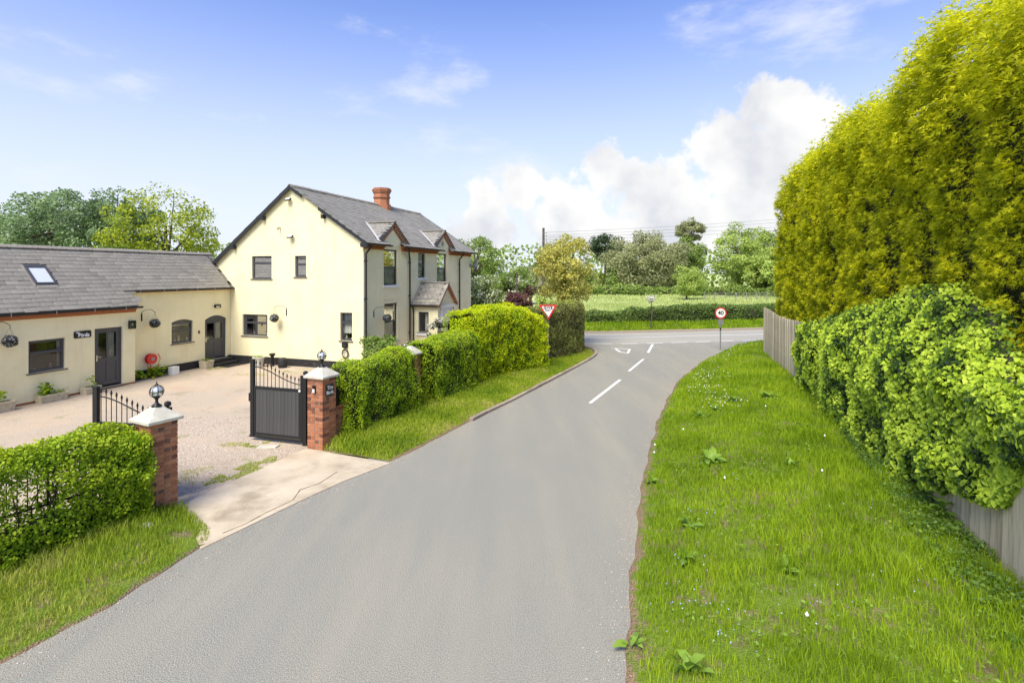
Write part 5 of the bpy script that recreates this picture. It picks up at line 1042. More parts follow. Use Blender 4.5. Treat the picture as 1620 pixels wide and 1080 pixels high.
# porch
PW0, PW1, PO = 4.10, 5.97, 1.40; pz = 2.62; pr = 3.60; pc = (PW0+PW1)/2
PL = plane('x', PW0); porch = MB()
pw = wall(PL, -PO, 0, 0, 2.75, [(-.90, -.34, 1.2, 2.2)]); porch = pw.build('porch', M['cream'], H, recalc=False)
mb = MB(); mb.box(PW1-.02, PW1, -PO, -.01, 0, 2.7); mb.build('porch_wall', M['cream'], porch)
mb = MB(); mb.add([(PW0, -PO, 2.45), (PW1, -PO, 2.45), (PW1, -PO, 2.62), (pc, -PO, pr-.12), (PW0, -PO, 2.62)], [(0, 1, 2, 3, 4)]); mb.add([(PW0, -PO, 0), (PW0+.42, -PO, 0), (PW0+.42, -PO, 2.45), (PW0, -PO, 2.45)], [(0, 1, 2, 3)]); mb.build('porch_gable', M['cream'], porch, recalc=False)
mb = MB(); mb.box(PW0+.30, PW0+.42, -PO-.06, -PO+.02, 0, 2.38); mb.box(PW1-.42, PW1-.3, -PO-.06, -PO+.02, 0, 2.38); mb.box(PW0+.2, PW1-.15, -PO-.10, -PO+.02, 2.381, 2.5); mb.box(PW0+.42, PW1-.42, -PO-.02, -PO+.03, .1, 2.38); mb.build('porch_door_surround', M['whitep'], porch)
window(H, PL, -.90, -.34, 1.2, 2.2, [(0, 1, [])], 'dark', [(0, .5, 0, 1)])
wsb = MB(); pbox(wsb, PL, -.98, -.26, -.0, .06, 1.04, 1.16); wsb.build('sill_band', M['whitep'], porch)
hp = (PW1-PW0)/2+.14; ez = pz-.07; ys = -PO-.16
pro = MB()
for sg in (-1, 1):
    q = [(pc, ys, pr), (pc+sg*hp, ys, ez), (pc+sg*hp, -.01, ez), (pc, -.01, pr)]; pro.add(q+[(a, b, c-.04) for a, b, c in q], [(0, 1, 2, 3), (7, 6, 5, 4), (0, 4, 5, 1), (1, 5, 6, 2), (2, 6, 7, 3), (3, 7, 4, 0)])
pro_ = pro.build('porch_roof', M['slate'], porch)
upp = Vector((hp, 0, pr-ez)).normalized(); jm = MB(); Lp = math.hypot(hp, pr-ez); ms = SL['house']; r = 0
slm = slate_meshes('porch', .26, .25, M['slate'])
while r*.19 < Lp-.08:
    y = ys-(.13 if r % 2 else 0)
    while y < -.1:
        p = Vector((pc-hp, min(max(y, ys)+.13, -.12), ez))+upp*(r*.19); ng = Vector((-upp.z, 0, upp.x)); al = Vector((0, 1, 0)); u_ = (upp-ng*.04).normalized(); n_ = al.cross(u_); n_ = n_ if n_.dot(ng) > 0 else -n_
        Mx = Matrix(((al.x, u_.x, n_.x, 0), (al.y, u_.y, n_.y, 0), (al.z, u_.z, n_.z, 0), (0, 0, 0, 1))); Mx.translation = p+ng*.02
        me = random.choice(slm); jm.add([Mx @ v.co for v in me.vertices], [tuple(f_.vertices) for f_ in me.polygons], me.attributes['v'].data[0].value); y += .26
    r += 1
stuff(jm.build('slates', M['slate'], porch, recalc=False))
mb = MB(); mb.bar((pc, ys-.02, pr+.03), (pc, -.02, pr+.03), .2, .05); mb.build('porch_ridge', M['ridge'], porch)
mb = MB(); mb.box(PW0-.06, PW0-.002, -PO, -.01, 2.44, 2.54); mb.build('porch_eaves_course', M['eavebrick'], porch)
mb = MB(); mb.box(pc-hp-.05, pc-hp+.02, ys, 0, ez-.075, ez-.02); mb.tube([(pc-hp+.0, -.1, ez-.06), (pc-hp+.07, -.1, ez-.25), (PW0-.05, -.1, ez-.35), (PW0-.05, -.1, .1)], .032, 8); mb.build('porch_gutter', M['black'], porch)
for sg in (-1, 1):
    mb = MB(); mb.bar((pc+sg*hp*1.0, ys+.06, ez-.06), (pc, ys+.06, pr-.07), .10, .10, up=(0, 1, 0)); mb.build('porch_verge', M['eavebrick'], porch)

# ------------------------------------------------------------------ outbuilding
A1 = (-14.05, 19.55)
O = thing('outbuilding', 'long low cream annexe with slate roof, skylight and two grey doors', 'outbuilding', (A1[0], A1[1], 0), RZ)
L1 = plane('y', 0); S1 = plane('y', .584)
lo = [(-3.33, -2.31, .95, 1.97), (-1.40, -.45, .09, 2.16)]
wall(L1, -9, 0, .07, 2.68, lo).build('wall', M['cream'], O, recalc=False)
so_ = [(1.92, 2.9, 1.17, 2.16), (3.49, 4.62, .29, 2.21)]
wall(S1, 0, 4.85, .0, 3.38, so_, arches=[(1.92, 2.9, 2.06, 2.16), (3.49, 4.62, 2.04, 2.21)]).build('wall', M['cream'], O, recalc=False)
RP = .985; rzo = lambda y: 2.88+RP*(y+.15)
RY = 1.98; RZr = rzo(RY)
mb = MB(); mb.add([(0, 0, .07), (0, .584, .07), (0, .584, 3.38), (0, .25, 3.2), (0, 0, 2.97)], [(0, 1, 2, 3, 4)]); mb.build('return_wall', M['cream'], O, recalc=False)
mb = MB(); mb.box(-9, 4.8, 3.95, 4.0, 0, 2.9); mb.add([(4.84, .6, 0), (4.84, 3.98, 0), (4.84, 3.98, 2.85), (4.84, RY, RZr-.05), (4.84, .6, rzo(.6)-.05)], [(0, 1, 2, 3, 4)]); mb.build('back_wall', M['cream'], O)
mb = MB(); mb.box(-9, 0, .012, .12, -.03, .069); mb.build('footing', M['redbrick'], O)
mb = MB(); mb.box(.02, 3.42, .55, .583, -.03, .325); mb.box(4.66, 4.85, .55, .583, -.03, .325); mb.build('plinth', M['plinth'], O)
mb = MB(); mb.box(-9, .0, -.05, -.001, 2.66, 2.735); mb.box(-9, 0.0, -.09, -.001, 2.737, 2.81); mb.build('eaves_course', M['eavebrick'], O)
mb = MB(); mb.box(.03, 4.84, .53, .583, 3.345, 3.42); mb.build('eaves_course', M['eavebrick'], O)
ro = roof_deck('roof', O, [[(-9, -.15, 2.88), (.02, -.15, 2.88), (.02, RY, RZr), (-9, RY, RZr)], [(.02, .43, rzo(.43)), (4.98, .43, rzo(.43)), (4.98, RY, RZr), (.02, RY, RZr)], [(-9, RY, RZr), (4.98, RY, RZr), (4.98, 4.12, RZr-2.12), (-9, 4.12, RZr-2.12)]], M['slate'])
upo = Vector((0, 1, RP)).normalized(); no = Vector((0, -upo.z, upo.y)); Lo = (RY+.15)/upo.y
SKX0, SKX1, SKY0, SKY1 = -2.78, -2.16, .68, 1.30
def oskip(cx, s, p):
    x = p.x
    if x > .10 and p.y < .40: return True
    return SKX0-.02 < x < SKX1+.02 and SKY0-.08 < p.y < SKY1-.05
slates(ro, (-6.4, -.15, 2.88), (1, 0, 0), upo, no, 11.38, Lo-.03, .36, .196, M['slate'], 'out', 300, oskip, score=lambda it: (0 if it[0].x > -4.2+it[0].y*.55 else 50)+abs(it[0].x+1.2))
upk = Vector((0, -1, 1)).normalized(); slates(ro, (-9, 4.12, RZr-2.12), (1, 0, 0), upk, Vector((0, 1, 1)).normalized(), 13.9, 3.0, .36, .5, M['slate'], 'outb', 0)
ridge(ro, (-6.4, RY, RZr+.05), (4.98, RY, RZr+.05), .43)
mb = MB(); mb.box(-9, .14, -.24, -.13, 2.80, 2.87); mb.build('gutter', M['black'], O)
mb = MB(); mb.box(-.16, 4.9, .34, .45, 3.37, 3.435); mb.build('gutter', M['black'], O)
for x, y, z in [(-3.9+.0, -.25, 2.8), (-2.7, -.25, 2.8), (-1.55, -.25, 2.8), (-.5, -.25, 2.8), (.45, .33, 3.37), (1.4, .33, 3.37), (1.95, .33, 3.37), (2.9, .33, 3.37), (3.8, .33, 3.37)]:
    mb = MB(); mb.tube([(x, y, z+.08), (x, y-.004, z-.03)], .008, 5); mb.build('gutter_bracket', M['galv'], O)
# skylight
def onr(x, y, d=0): v = Vector((x, y, rzo(y)))+no*d; return (v.x, v.y, v.z)
def slab(mb, xa, xb, ya, yb, d0, d1): mb.add([onr(xa, ya, d0), onr(xb, ya, d0), onr(xb, yb, d0), onr(xa, yb, d0), onr(xa, ya, d1), onr(xb, ya, d1), onr(xb, yb, d1), onr(xa, yb, d1)], [(0, 3, 2, 1), (4, 5, 6, 7), (0, 1, 5, 4), (1, 2, 6, 5), (2, 3, 7, 6), (3, 0, 4, 7)])
mb = MB()
for (a, b, c, d) in ((SKX0, SKX0+.07, SKY0, SKY1), (SKX1-.07, SKX1, SKY0, SKY1), (SKX0+.07, SKX1-.07, SKY0, SKY0+.05), (SKX0+.07, SKX1-.07, SKY1-.07, SKY1)): slab(mb, a, b, c, d, .0, .085)
sk = mb.build('skylight', M['anth'], ro, bevel=.008); mb = MB(); slab(mb, SKX0+.07, SKX1-.07, SKY0+.05, SKY1-.07, .045, .06); mb.build('skylight_pane', M['skyglass'], ro)
mb = MB(); slab(mb, SKX0+.02, SKX1-.02, SKY0-.10, SKY0-.002, .03, .045); slab(mb, SKX0-.06, SKX0-.002, SKY0-.05, SKY1+.06, .03, .045); mb.build('skylight_flashing', M['ridge'], ro)
window(O, L1, *lo[0], [(0, .62, []), (.62, 1, [])], 'dark', [(.88, 1, 0, 1)], orn=2, fw=.065)
door(O, L1, *lo[1])
window(O, S1, *so_[0], [(0, .62, []), (.62, 1, [])], 'dark', [(.05, .95, .72, 1)], arch=.12, orn=5)
door(O, S1, *so_[1], arch=.17)
# steps
st = thing('door_steps', 'two black painted steps below the arched grey door', 'steps', (A1[0], A1[1], 0), RZ)
mb = MB(); mb.box(3.42, 4.74, .27, .545, -.02, .25); mb.build('step', M['plinth'], st, bevel=.01); mb = MB(); mb.box(3.42, 4.74, -.02, .265, -.02, .12); mb.build('step', M['plinth'], st, bevel=.01)
dm_ = MB(); dm_.box(3.6, 4.75, -.62, -.1, .004, .022); tag(dm_.build('door_mat', M['black'], None), 'flat black mat on the gravel in front of the black steps', 'mat')
o = bpy.data.objects['door_mat']; o.location = (A1[0], A1[1], 0); o.rotation_euler = (0, 0, RZ)

# ------------------------------------------------------------------ things on and by the walls
def local(root, x, y, z=0):
    c, s = math.cos(RZ), math.sin(RZ); return (root.location.x+x*c-y*s, root.location.y+x*s+y*c, z)
def text(body, size, mat_, name='lettering', ext=.003, bold=0, xs=1, font=None):
    cu = bpy.data.curves.new('t', 'FONT'); cu.body = body; cu.size = size; cu.extrude = ext; cu.offset = bold; cu.align_x = 'CENTER'; cu.align_y = 'CENTER'; cu.space_character = xs
    o = bpy.data.objects.new('t', cu); COL.objects.link(o); dg = bpy.context.evaluated_depsgraph_get(); dg.update(); me = bpy.data.meshes.new_from_object(o.evaluated_get(dg)); bpy.data.objects.remove(o)
    me.materials.clear(); me.materials.append(mat_); me.name = name; return me
def basket(label, root, plane_axis, a, zt, ball_a, ball_z, side, r=.19):
    """bracket on the wall and a dark ball hanging from it"""
    if plane_axis == 'x': P = lambda aa, d, z: local(root, -d, aa, z)
    else: P = lambda aa, d, z: local(root, aa, plane_axis-d, z)
    base = Vector(P(a, 0, zt-.4)); t = thing('hanging_basket', label, 'hanging basket', tuple(base), 0, 'dark ball hanging baskets on the walls')
    Q = lambda aa, d, z: tuple(Vector(P(aa, d, z))-base)
    mb = MB(); mb.tube([Q(a, .015, zt-.42), Q(a, .015, zt-.1), Q(a+(ball_a-a)*.3, .12, zt), Q(a+(ball_a-a)*.7, .27, zt), Q(ball_a, .34, zt-.1), Q(ball_a, .36, zt-.16)], .009, 6); pp = Q(a, .006, zt-.3); mb.box(pp[0]-.02, pp[0]+.02, pp[1]-.02, pp[1]+.02, pp[2]-.14, pp[2]+.14); mb.build('bracket', M['iron'], t)
    c = Vector(Q(ball_a, .34, ball_z)); mb = MB()
    for k in range(3): an = k*2.09; mb.tube([Q(ball_a, .35, zt-.16), tuple(c+Vector((math.cos(an)*r*.8, math.sin(an)*r*.8, r*.55)))], .003, 4)
    mb.build('chain', M['iron'], t)
    n = 420; d = unit(RNG.normal(size=(n, 3))); leaves('ball', np.array(c)+d*r*.93*[1, 1, .92], d, .06, M['ballleaf'], LEAF2, spread=.35, parent=t)
    mb = MB(); mb.lathe([(r*.9*math.sin(PI*k/8)+.002, -r*.82*math.cos(PI*k/8)) for k in range(9)], tuple(c), 14); mb.build('liner', M['iron'], t, smooth=True)
M['ballleaf'] = leafmat('ball_leaf', [(.012, .014, .012), (.04, .045, .04), (.12, .13, .12), (.35, .37, .35)], transl=0, amt=0)
basket('dark ball basket hanging on the gable wall between window and lamps', H, 'x', 3.99, 2.66, 4.36, 2.12, 1)
basket('dark ball basket beside the front ground floor window', H, 0, .75, 2.62, 1.28, 2.12, 1)
basket('dark ball basket beside the carriage lamp, on the recessed annexe wall', O, .584, .67, 2.68, .95, 2.14, 1)
basket('dark ball basket at the left edge of the photo on the annexe wall', O, 0, -4.35, 2.65, -3.98, 2.07, 1)
def floodlight(label, x, y, z, root=H):
    t = thing('floodlight', label, 'wall lamp', local(root, x, y, z), RZ, 'floodlights on the gable'); mb = MB(); mb.box(-.03, 0, -.05, .05, -.04, .06); mb.tube([(-.03, 0, .02), (-.10, -.01, .03)], .014, 6); mb.build('bracket', M['galv'], t)
    mb = MB(); Mx = Matrix.Translation((-.15, 0, -.01)) @ Matrix.Rotation(.9, 4, 'Y'); mb.box(-.03, .03, -.13, .13, -.09, .09, M=Mx); mb.build('housing', M['iron'], t, bevel=.01)
    mb = MB(); mb.box(-.036, -.031, -.11, .11, -.07, .07, M=Mx); mb.build('lens', M['signw'], t)
floodlight('black floodlight near the top of the gable', 0, 3.79, 7.36); floodlight('black floodlight in the middle of the gable above the small window', 0, 3.67, 5.72)
mb = MB(); mb.box(-.16, 0, -.03, .03, -.03, .03); mb.box(-.2, -.12, -.035, .035, -.1, -.0); t = tag(mb.build('security_sensor', M['stonep'], None, bevel=.01), 'small beige security sensor on the gable, left of the middle floodlight', 'sensor'); t.location = local(H, 0, 4.34, 6.11); t.rotation_euler = (0, 0, RZ)
t = thing('bulkhead_lamp', 'black slatted lamp above the arched grey door', 'wall lamp', local(O, 4.1, .584, 2.62), RZ)
mb = MB(); mb.box(-.14, .14, -.09, 0, -.0, .07); mb.box(-.14, -.12, -.10, 0, -.07, 0); mb.box(.12, .14, -.10, 0, -.07, 0); mb.box(-.14, .14, -.1, -.08, -.08, -.065); mb.build('housing', M['iron'], t); mb = MB(); mb.box(-.115, .115, -.07, -.01, -.06, -.002); mb.build('lens', M['signw'], t)
t = thing('carriage_lamp', 'square black lantern with clear sides right of the half glazed door', 'wall lamp', local(O, -.16, 0, 2.2), RZ)
mb = MB(); mb.box(-.09, .09, -.02, 0, -.15, .15); mb.box(-.09, .09, -.16, -.02, .13, .15); mb.box(-.09, .09, -.16, -.02, -.15, -.13)
for x in (-.09, .075): mb.box(x, x+.015, -.16, -.145, -.13, .13)
mb.build('frame', M['iron'], t); mb = MB(); mb.box(-.072, .072, -.15, -.03, -.128, .128); mb.build('glazing', M['glass'], t); mb = MB(); mb.lathe([(.02, -.05), (.035, 0), (.02, .06)], (0, -.09, 0), 8); mb.build('bulb', M['whitep'], t)
mb = MB(); mb.box(-.035, .035, -.02, 0, -.06, .06); t = tag(mb.build('door_bell', M['iron'], None), 'tiny dark door bell between the arched window and arched door', 'door bell'); t.location = local(O, 3.19, .584, 1.55); t.rotation_euler = (0, 0, RZ)
# satellite dish
t = thing('satellite_dish', 'grey satellite dish on the far right corner of the house', 'satellite dish', local(H, 11.3, 0, 4.58), RZ)
mb = MB(); mb.tube([(0, 0, 0), (.05, -.25, 0), (.12, -.32, .05)], .02, 6); mb.box(-.05, .05, -.03, 0, -.1, .1); mb.build('arm', M['galv'], t)
mb = MB(); mb.lathe([(.005, 0), (.12, .01), (.22, .035), (.30, .075), (.30, .083), (.22, .045), (.12, .02), (.005, .012)], (0, 0, 0), 20); o = mb.build('dish', M['galv'], t, smooth=True); o.location = (.18, -.36, .08); o.rotation_euler = (math.radians(-75), 0, math.radians(55))
# plaque on the annexe
t = thing('name_plaque', 'black plaque with white gothic lettering The Birds beside the annexe door', 'sign', local(O, -1.79, 0, 2.02), RZ)
mb = MB(); mb.prism([(-.27, -.09), (-.23, -.12), (.23, -.12), (.27, -.09), (.27, .09), (.23, .12), (-.23, .12), (-.27, .09)], 0, .02, M=Matrix.Rotation(PI/2, 4, 'X')); mb.build('board', M['plaque'], t)
inst('lettering', text('Birds', .17, M['signw'], bold=.006), t, (.03, -.024, -.03), (PI/2, 0, 0)); inst('lettering', text('The', .075, M['signw'], bold=.004), t, (-.15, -.024, .065), (PI/2, 0, 0))
# hose reel
t = thing('hose_reel', 'red round hose reel fixed to the recessed annexe wall', 'hose reel', local(O, .95, .584, .74), RZ)
Rx = Matrix.Rotation(PI/2, 4, 'X')
def disc(r, d0, d1, n=24): mb = MB(); mb.prism([(r*math.cos(2*PI*k/n), r*math.sin(2*PI*k/n)) for k in range(n)], d0, d1, M=Rx); return mb
disc(.20, .06, .075).build('drum_side', M['red'], t); disc(.20, .20, .215).build('drum_side', M['red'], t); disc(.15, .075, .2).build('hose_coil', M['red'], t); disc(.07, .215, .24).build('hub', M['galv'], t)
mb = MB(); mb.box(-.2, .2, -.06, 0, -.26, -.2); mb.build('wall_bracket', M['whitep'], t); mb = MB(); mb.tube([(-.05, -.16, -.18), (-.03, -.16, -.35), (.1, -.15, -.42), (.3, -.12, -.3), (.42, -.08, -.05), (.38, -.03, .15)], .012, 6); mb.tube([(-.1, -.1, -.2), (-.12, -.15, -.5), (-.05, -.2, -.7)], .012, 6); mb.build('hose', M['red'], t)
# troughs
def trough(label, root, xa, xb, ya, yb, h, plants, square=False):
    t = thing('stone_trough', label, 'planter', local(root, (xa+xb)/2, (ya+yb)/2, 0), RZ, 'cast stone planters along the annexe'); lx, ly = (xb-xa)/2, (yb-ya)/2
    mb = MB(); k = .88
    vs = [(-lx*k, -ly*k, 0), (lx*k, -ly*k, 0), (lx*k, ly*k, 0), (-lx*k, ly*k, 0), (-lx, -ly, h), (lx, -ly, h), (lx, ly, h), (-lx, ly, h), (-lx+.05, -ly+.05, h), (lx-.05, -ly+.05, h), (lx-.05, ly-.05, h), (-lx+.05, ly-.05, h), (-lx+.05, -ly+.05, h-.06), (lx-.05, -ly+.05, h-.06), (lx-.05, ly-.05, h-.06), (-lx+.05, ly-.05, h-.06)]
    mb.add(vs, [(0, 3, 2, 1), (0, 1, 5, 4), (1, 2, 6, 5), (2, 3, 7, 6), (3, 0, 4, 7), (4, 5, 9, 8), (5, 6, 10, 9), (6, 7, 11, 10), (7, 4, 8, 11), (8, 9, 13, 12), (9, 10, 14, 13), (10, 11, 15, 14), (11, 8, 12, 15)]); 
    mb.box(-lx-.012, lx+.012, -ly-.012, -ly, h-.05, h-.005); mb.build('trough', M['stonep'], t, bevel=.008)
    mb = MB(); mb.box(-lx+.05, lx-.05, -ly+.05, ly-.05, h-.07, h-.02); mb.build('earth', M['soil'], t)
    for (px, n, s_, sp) in plants:
        P = np.c_[px*lx+RNG.normal(size=n)*sp, RNG.normal(size=n)*ly*.35, h-.02+RNG.random(n)*s_*.9]; stuff(leaves('plant', P, np.tile([0, 0, 1.], (n, 1)), s_*.45, M['hedgeA'], LEAF, D=np.c_[RNG.normal(size=(n, 2)), np.full(n, 1.)], spread=.8, parent=t))
    return t
trough('cast stone trough at the left edge of the photo with one spiky plant', O, -4.55, -3.88, -.46, -.12, .3, [(.25, 14, .35, .03), (0, 40, .08, .12)])
trough('long cast stone trough below the annexe window, filled with low plants', O, -3.22, -2.42, -.38, -.04, .25, [(-.3, 60, .35, .07), (.5, 120, .10, .15), (-.6, 60, .12, .1)])
trough('small cast stone trough touching the half glazed door', O, -1.93, -1.44, -.40, -.06, .24, [(.3, 8, .4, .02), (0, 50, .07, .12)])
trough('square yellowish planter left of the black steps', O, 3.0, 3.42, -.02, .38, .33, [(0, 90, .1, .14)])
mb = MB(); mb.box(-.15, .15, -.13, .13, 0, .32); t = tag(mb.build('white_box', M['whitep'], None, bevel=.01), 'small white plastic box against the black plinth of the annexe', 'box'); t.location = local(O, 1.72, .22, 0); t.rotation_euler = (0, 0, RZ)
for lb, xx, yy, n in (('leafy green weeds below the red hose reel', 1.05, .33, 150), ('green weed clump in the corner of the annexe wall', .2, .33, 80)):
    t = thing('wall_weeds', lb, 'plant', local(O, xx, yy, 0), RZ); P = np.c_[RNG.normal(size=n)*.22, RNG.normal(size=n)*.1, .05+RNG.random(n)*.35]; leaves('leaves', P, np.tile([0, 0, 1.], (n, 1)), .15, M['hedgeA'], LEAF, D=np.c_[RNG.normal(size=(n, 2)), np.full(n, .8)], spread=.6, parent=t)
    mb = MB(); [mb.tube([(random.uniform(-.15, .15), random.uniform(-.06, .06), 0), (random.uniform(-.2, .2), random.uniform(-.1, .1), .35)], .006, 4) for _ in range(9)]; mb.build('stems', M['twig'], t)
# flowerpot, bollard, stone by the gable
t = thing('flower_pot', 'large white flower pot with dry flowers against the gable plinth', 'flower pot', local(H, -.72, 4.85, 0), RZ)
mb = MB(); mb.lathe([(.15, 0), (.17, .05), (.22, .38), (.25, .40), (.25, .45), (.22, .45), (.20, .40)], (0, 0, 0), 18); mb.build('pot', M['cap'], t); n = 120; P = np.c_[RNG.normal(size=(n, 2))*.11, .42+RNG.random(n)*.08]; leaves('plant', P, np.tile([0, 0, 1.], (n, 1)), .05, M['grassdry'], LEAF2, parent=t)
mb = MB(); mb.lathe([(.10, 0), (.07, .08), (.065, .42), (.09, .46), (.13, .50), (.13, .56), (.09, .57)], (0, 0, 0), 12); t = tag(mb.build('iron_hopper', M['iron'], None), 'dark green iron bollard against the gable plinth, right of the white pot', 'bollard'); t.location = local(H, -.35, 4.45, 0)
mb = MB(); mb.lathe([(.17, 0), (.2, .1), (.19, .35), (.14, .42), (.05, .44)], (0, 0, 0), 12); t = tag(mb.build('black_urn', M['plinth'], None, smooth=True), 'squat black urn on the gravel by the gable, right of the bollard', 'urn'); t.location = local(H, -.5, 3.75, 0)
t = thing('wall_box', 'black box on the gable wall below the narrow window', 'box', local(H, 0, .89, 1.05), RZ); mb = MB(); mb.box(-.1, 0, -.13, .13, -.11, .11); mb.build('case', M['iron'], t, bevel=.01); mb = MB(); mb.box(-.12, -.1, -.1, .1, -.06, .06); mb.build('lid', M['plinth'], t)
t = thing('wall_wreath', 'dark iron figure with pale flowers hanging below the black wall box', 'ornament', local(H, 0, .87, .68), RZ)
mb = MB(); mb.tube([(-.06, .15*math.cos(a*PI/8), .18*math.sin(a*PI/8)) for a in range(17)], .028, 6); mb.tube([(-.05, 0, .18), (-.05, 0, .34)], .02, 6); mb.tube([(-.05, 0, -.18), (-.05, .02, -.36)], [.03, .015], 6); mb.build('frame', M['iron'], t); n = 40; P = np.c_[np.full(n, -.09), RNG.normal(size=n)*.08, RNG.normal(size=n)*.1]; leaves('flowers', P, np.tile([-1., 0, 0], (n, 1)), .05, M['blossom'], LEAF2, parent=t)
# small things: vent on right gablet
mb = MB(); mb.box(-.1, .1, -.06, 0, -.1, .12); t = tag(mb.build('alarm_box', M['galv'], None, bevel=.01), 'small grey alarm box inside the right front gable', 'alarm box'); t.location = local(H, 7.42, -.012, 5.72); t.rotation_euler = (0, 0, RZ)
# ================================================================== PIERS, GATES, SIGNS
# brick pieces shared by all piers
def brickset(l):
    out = []
    for k in range(6):
        mb = MB(); j = .004; mb.box(-l/2+random.uniform(0, j), l/2-random.uniform(0, j), -.05, .05, -.0325+random.uniform(0, j), .0325-random.uniform(0, j), (.05, .35, .5, .62, .72, .92)[k]); out.append(mb.mesh('brick', M['redbrick']))
    return out
BR = {'s': brickset(.215), 'h': brickset(.1025)}
def pier(label, x, y, rz, h, w=.45, bricks=True, wcap=.58, zcap=.0, group='brick gate piers with white caps'):
    """x, y: corner nearest the lane and camera; local -y faces the camera side, local +x the lane"""
    t = thing('brick_pier', label, 'gate pier', (x, y, 0), rz, group)
    nC = int(round(h/.075)); hh = nC*.075
    cm = MB(); cm.box(-w+.012, -.012, .012, w-.012, -.05, hh); cm.build('mortar', M['mortar'] if bricks else M['redbrick'], t)
    if bricks:
        for c in range(nC):
            z = .0375+c*.075; mir = c % 2
            for s in range(4):
                # pinwheel bond: side s starts at its corner
                a = s*PI/2; pos = (.1125-.005)
                seg = [('s', .1075), ('h', .2765)]
                for kind, off in seg:
                    u = off; cx_, cy_ = u, .052
                    # side frame: origin corner, along +u, inward +v
                    O_ = [(-w, 0), (0, 0), (0, w), (-w, w)][s]; du = [(1, 0), (0, 1), (-1, 0), (0, -1)][s]; dv = [(0, 1), (-1, 0), (0, -1), (1, 0)][s]
                    cx_ = w-cx_ if mir else cx_; px, py = O_[0]+du[0]*cx_+dv[0]*cy_, O_[1]+du[1]*cx_+dv[1]*cy_
                    inst('brick', random.choice(BR[kind][1:]) if random.random() < .84 else BR[kind][0], t, (px, py, z), (0, 0, a+random.uniform(-.006, .006)))
    cp = MB(); o = (wcap-w)/2; z = hh+.002; cp.box(-w-o, o, -o, w+o, z, z+.05); a = z+.05; ap_ = a+.20
    cp.add([(-w-o, -o, a), (o, -o, a), (o, w+o, a), (-w-o, w+o, a), (-w/2-.05, w/2-.05, ap_), (-w/2+.05, w/2-.05, ap_), (-w/2+.05, w/2+.05, ap_), (-w/2-.05, w/2+.05, ap_)], [(0, 1, 5, 4), (1, 2, 6, 5), (2, 3, 7, 6), (3, 0, 4, 7), (4, 5, 6, 7)])
    cp.build('cap', M['cap'], t, bevel=.008); t['top'] = ap_; return t, ap_
def globe(label, root_t, w, z):
    c = Matrix.Rotation(root_t.rotation_euler.z, 4, 'Z') @ Vector((-w/2, w/2, 0)); t = thing('pier_lantern', label, 'lantern', (root_t.location.x+c.x, root_t.location.y+c.y, z-.005), 0, 'caged globe lanterns on the gate piers')
    mb = MB(); mb.lathe([(.085, 0), (.07, .02), (.03, .05), (.02, .10), (.035, .13), (.055, .15), (.05, .165)], (0, 0, 0), 14); mb.build('stem', M['iron'], t, smooth=True)
    mb = MB(); mb.lathe([(.088*math.sin(PI*k/10)+.001, .25-.088*math.cos(PI*k/10)) for k in range(11)], (0, 0, 0), 18); mb.build('globe', M['globeglass'], t, smooth=True)
    mb = MB(); R_ = .108
    for k in range(4):
        a = k*PI/4; mb.tube([(R_*math.cos(q)*math.cos(a), R_*math.cos(q)*math.sin(a), .25+R_*math.sin(q)) for q in np.linspace(-PI/2, 3*PI/2, 25)], .006, 5, caps=False)
    mb.tube([(R_*math.cos(q), R_*math.sin(q), .25) for q in np.linspace(0, 2*PI, 25)], .006, 5, caps=False)
    mb.lathe([(.02, .35), (.03, .365), (.012, .39), (.004, .42)], (0, 0, 0), 8); mb.build('cage', M['iron'], t)
def gg():
    m = bpy.data.materials.new('globe_glass'); m.use_nodes = True; b = m.node_tree.nodes['Principled BSDF']; b.inputs['Roughness'].default_value = .03; b.inputs['Base Color'].default_value = (.8, .83, .86, 1); b.inputs['Metallic'].default_value = .55; return m
M['globeglass'] = gg()
R1 = math.radians(-27); R2 = math.radians(-22)
# pier local: +x towards lane?  local -x/+y is the drive side
p1, z1 = pier('brick pier left of the gateway, partly covered by the railing hedge', -6.00, 8.70, 0, 1.575)
p1.rotation_euler.z = math.radians(-27+0); 
p2, z2 = pier('brick pier right of the gateway carrying The Birds plaque', -4.37, 12.10, math.radians(-22), 1.65)
p3, z3 = pier('brick pier between the two rounded green hedges', -2.95, 15.55, math.radians(-22), 1.65)
p4, z4 = pier('brick pier almost hidden between green hedge and tall yellow hedge', -1.56, 18.75, math.radians(-22), 1.65, bricks=False, wcap=.5)
# orient so the face towards the lane (+x) is seen edge-on to the camera: corner at origin
for p in (p1, p2, p3, p4): pass
globe('caged globe lantern on the left gate pier', p1, .45, z1); globe('caged globe lantern on the right gate pier', p2, .45, z2)
def on(p, x, y, z): v = Matrix.Rotation(p.rotation_euler.z, 4, 'Z') @ Vector((x, y, z)); return (p.location.x+v.x, p.location.y+v.y, z)
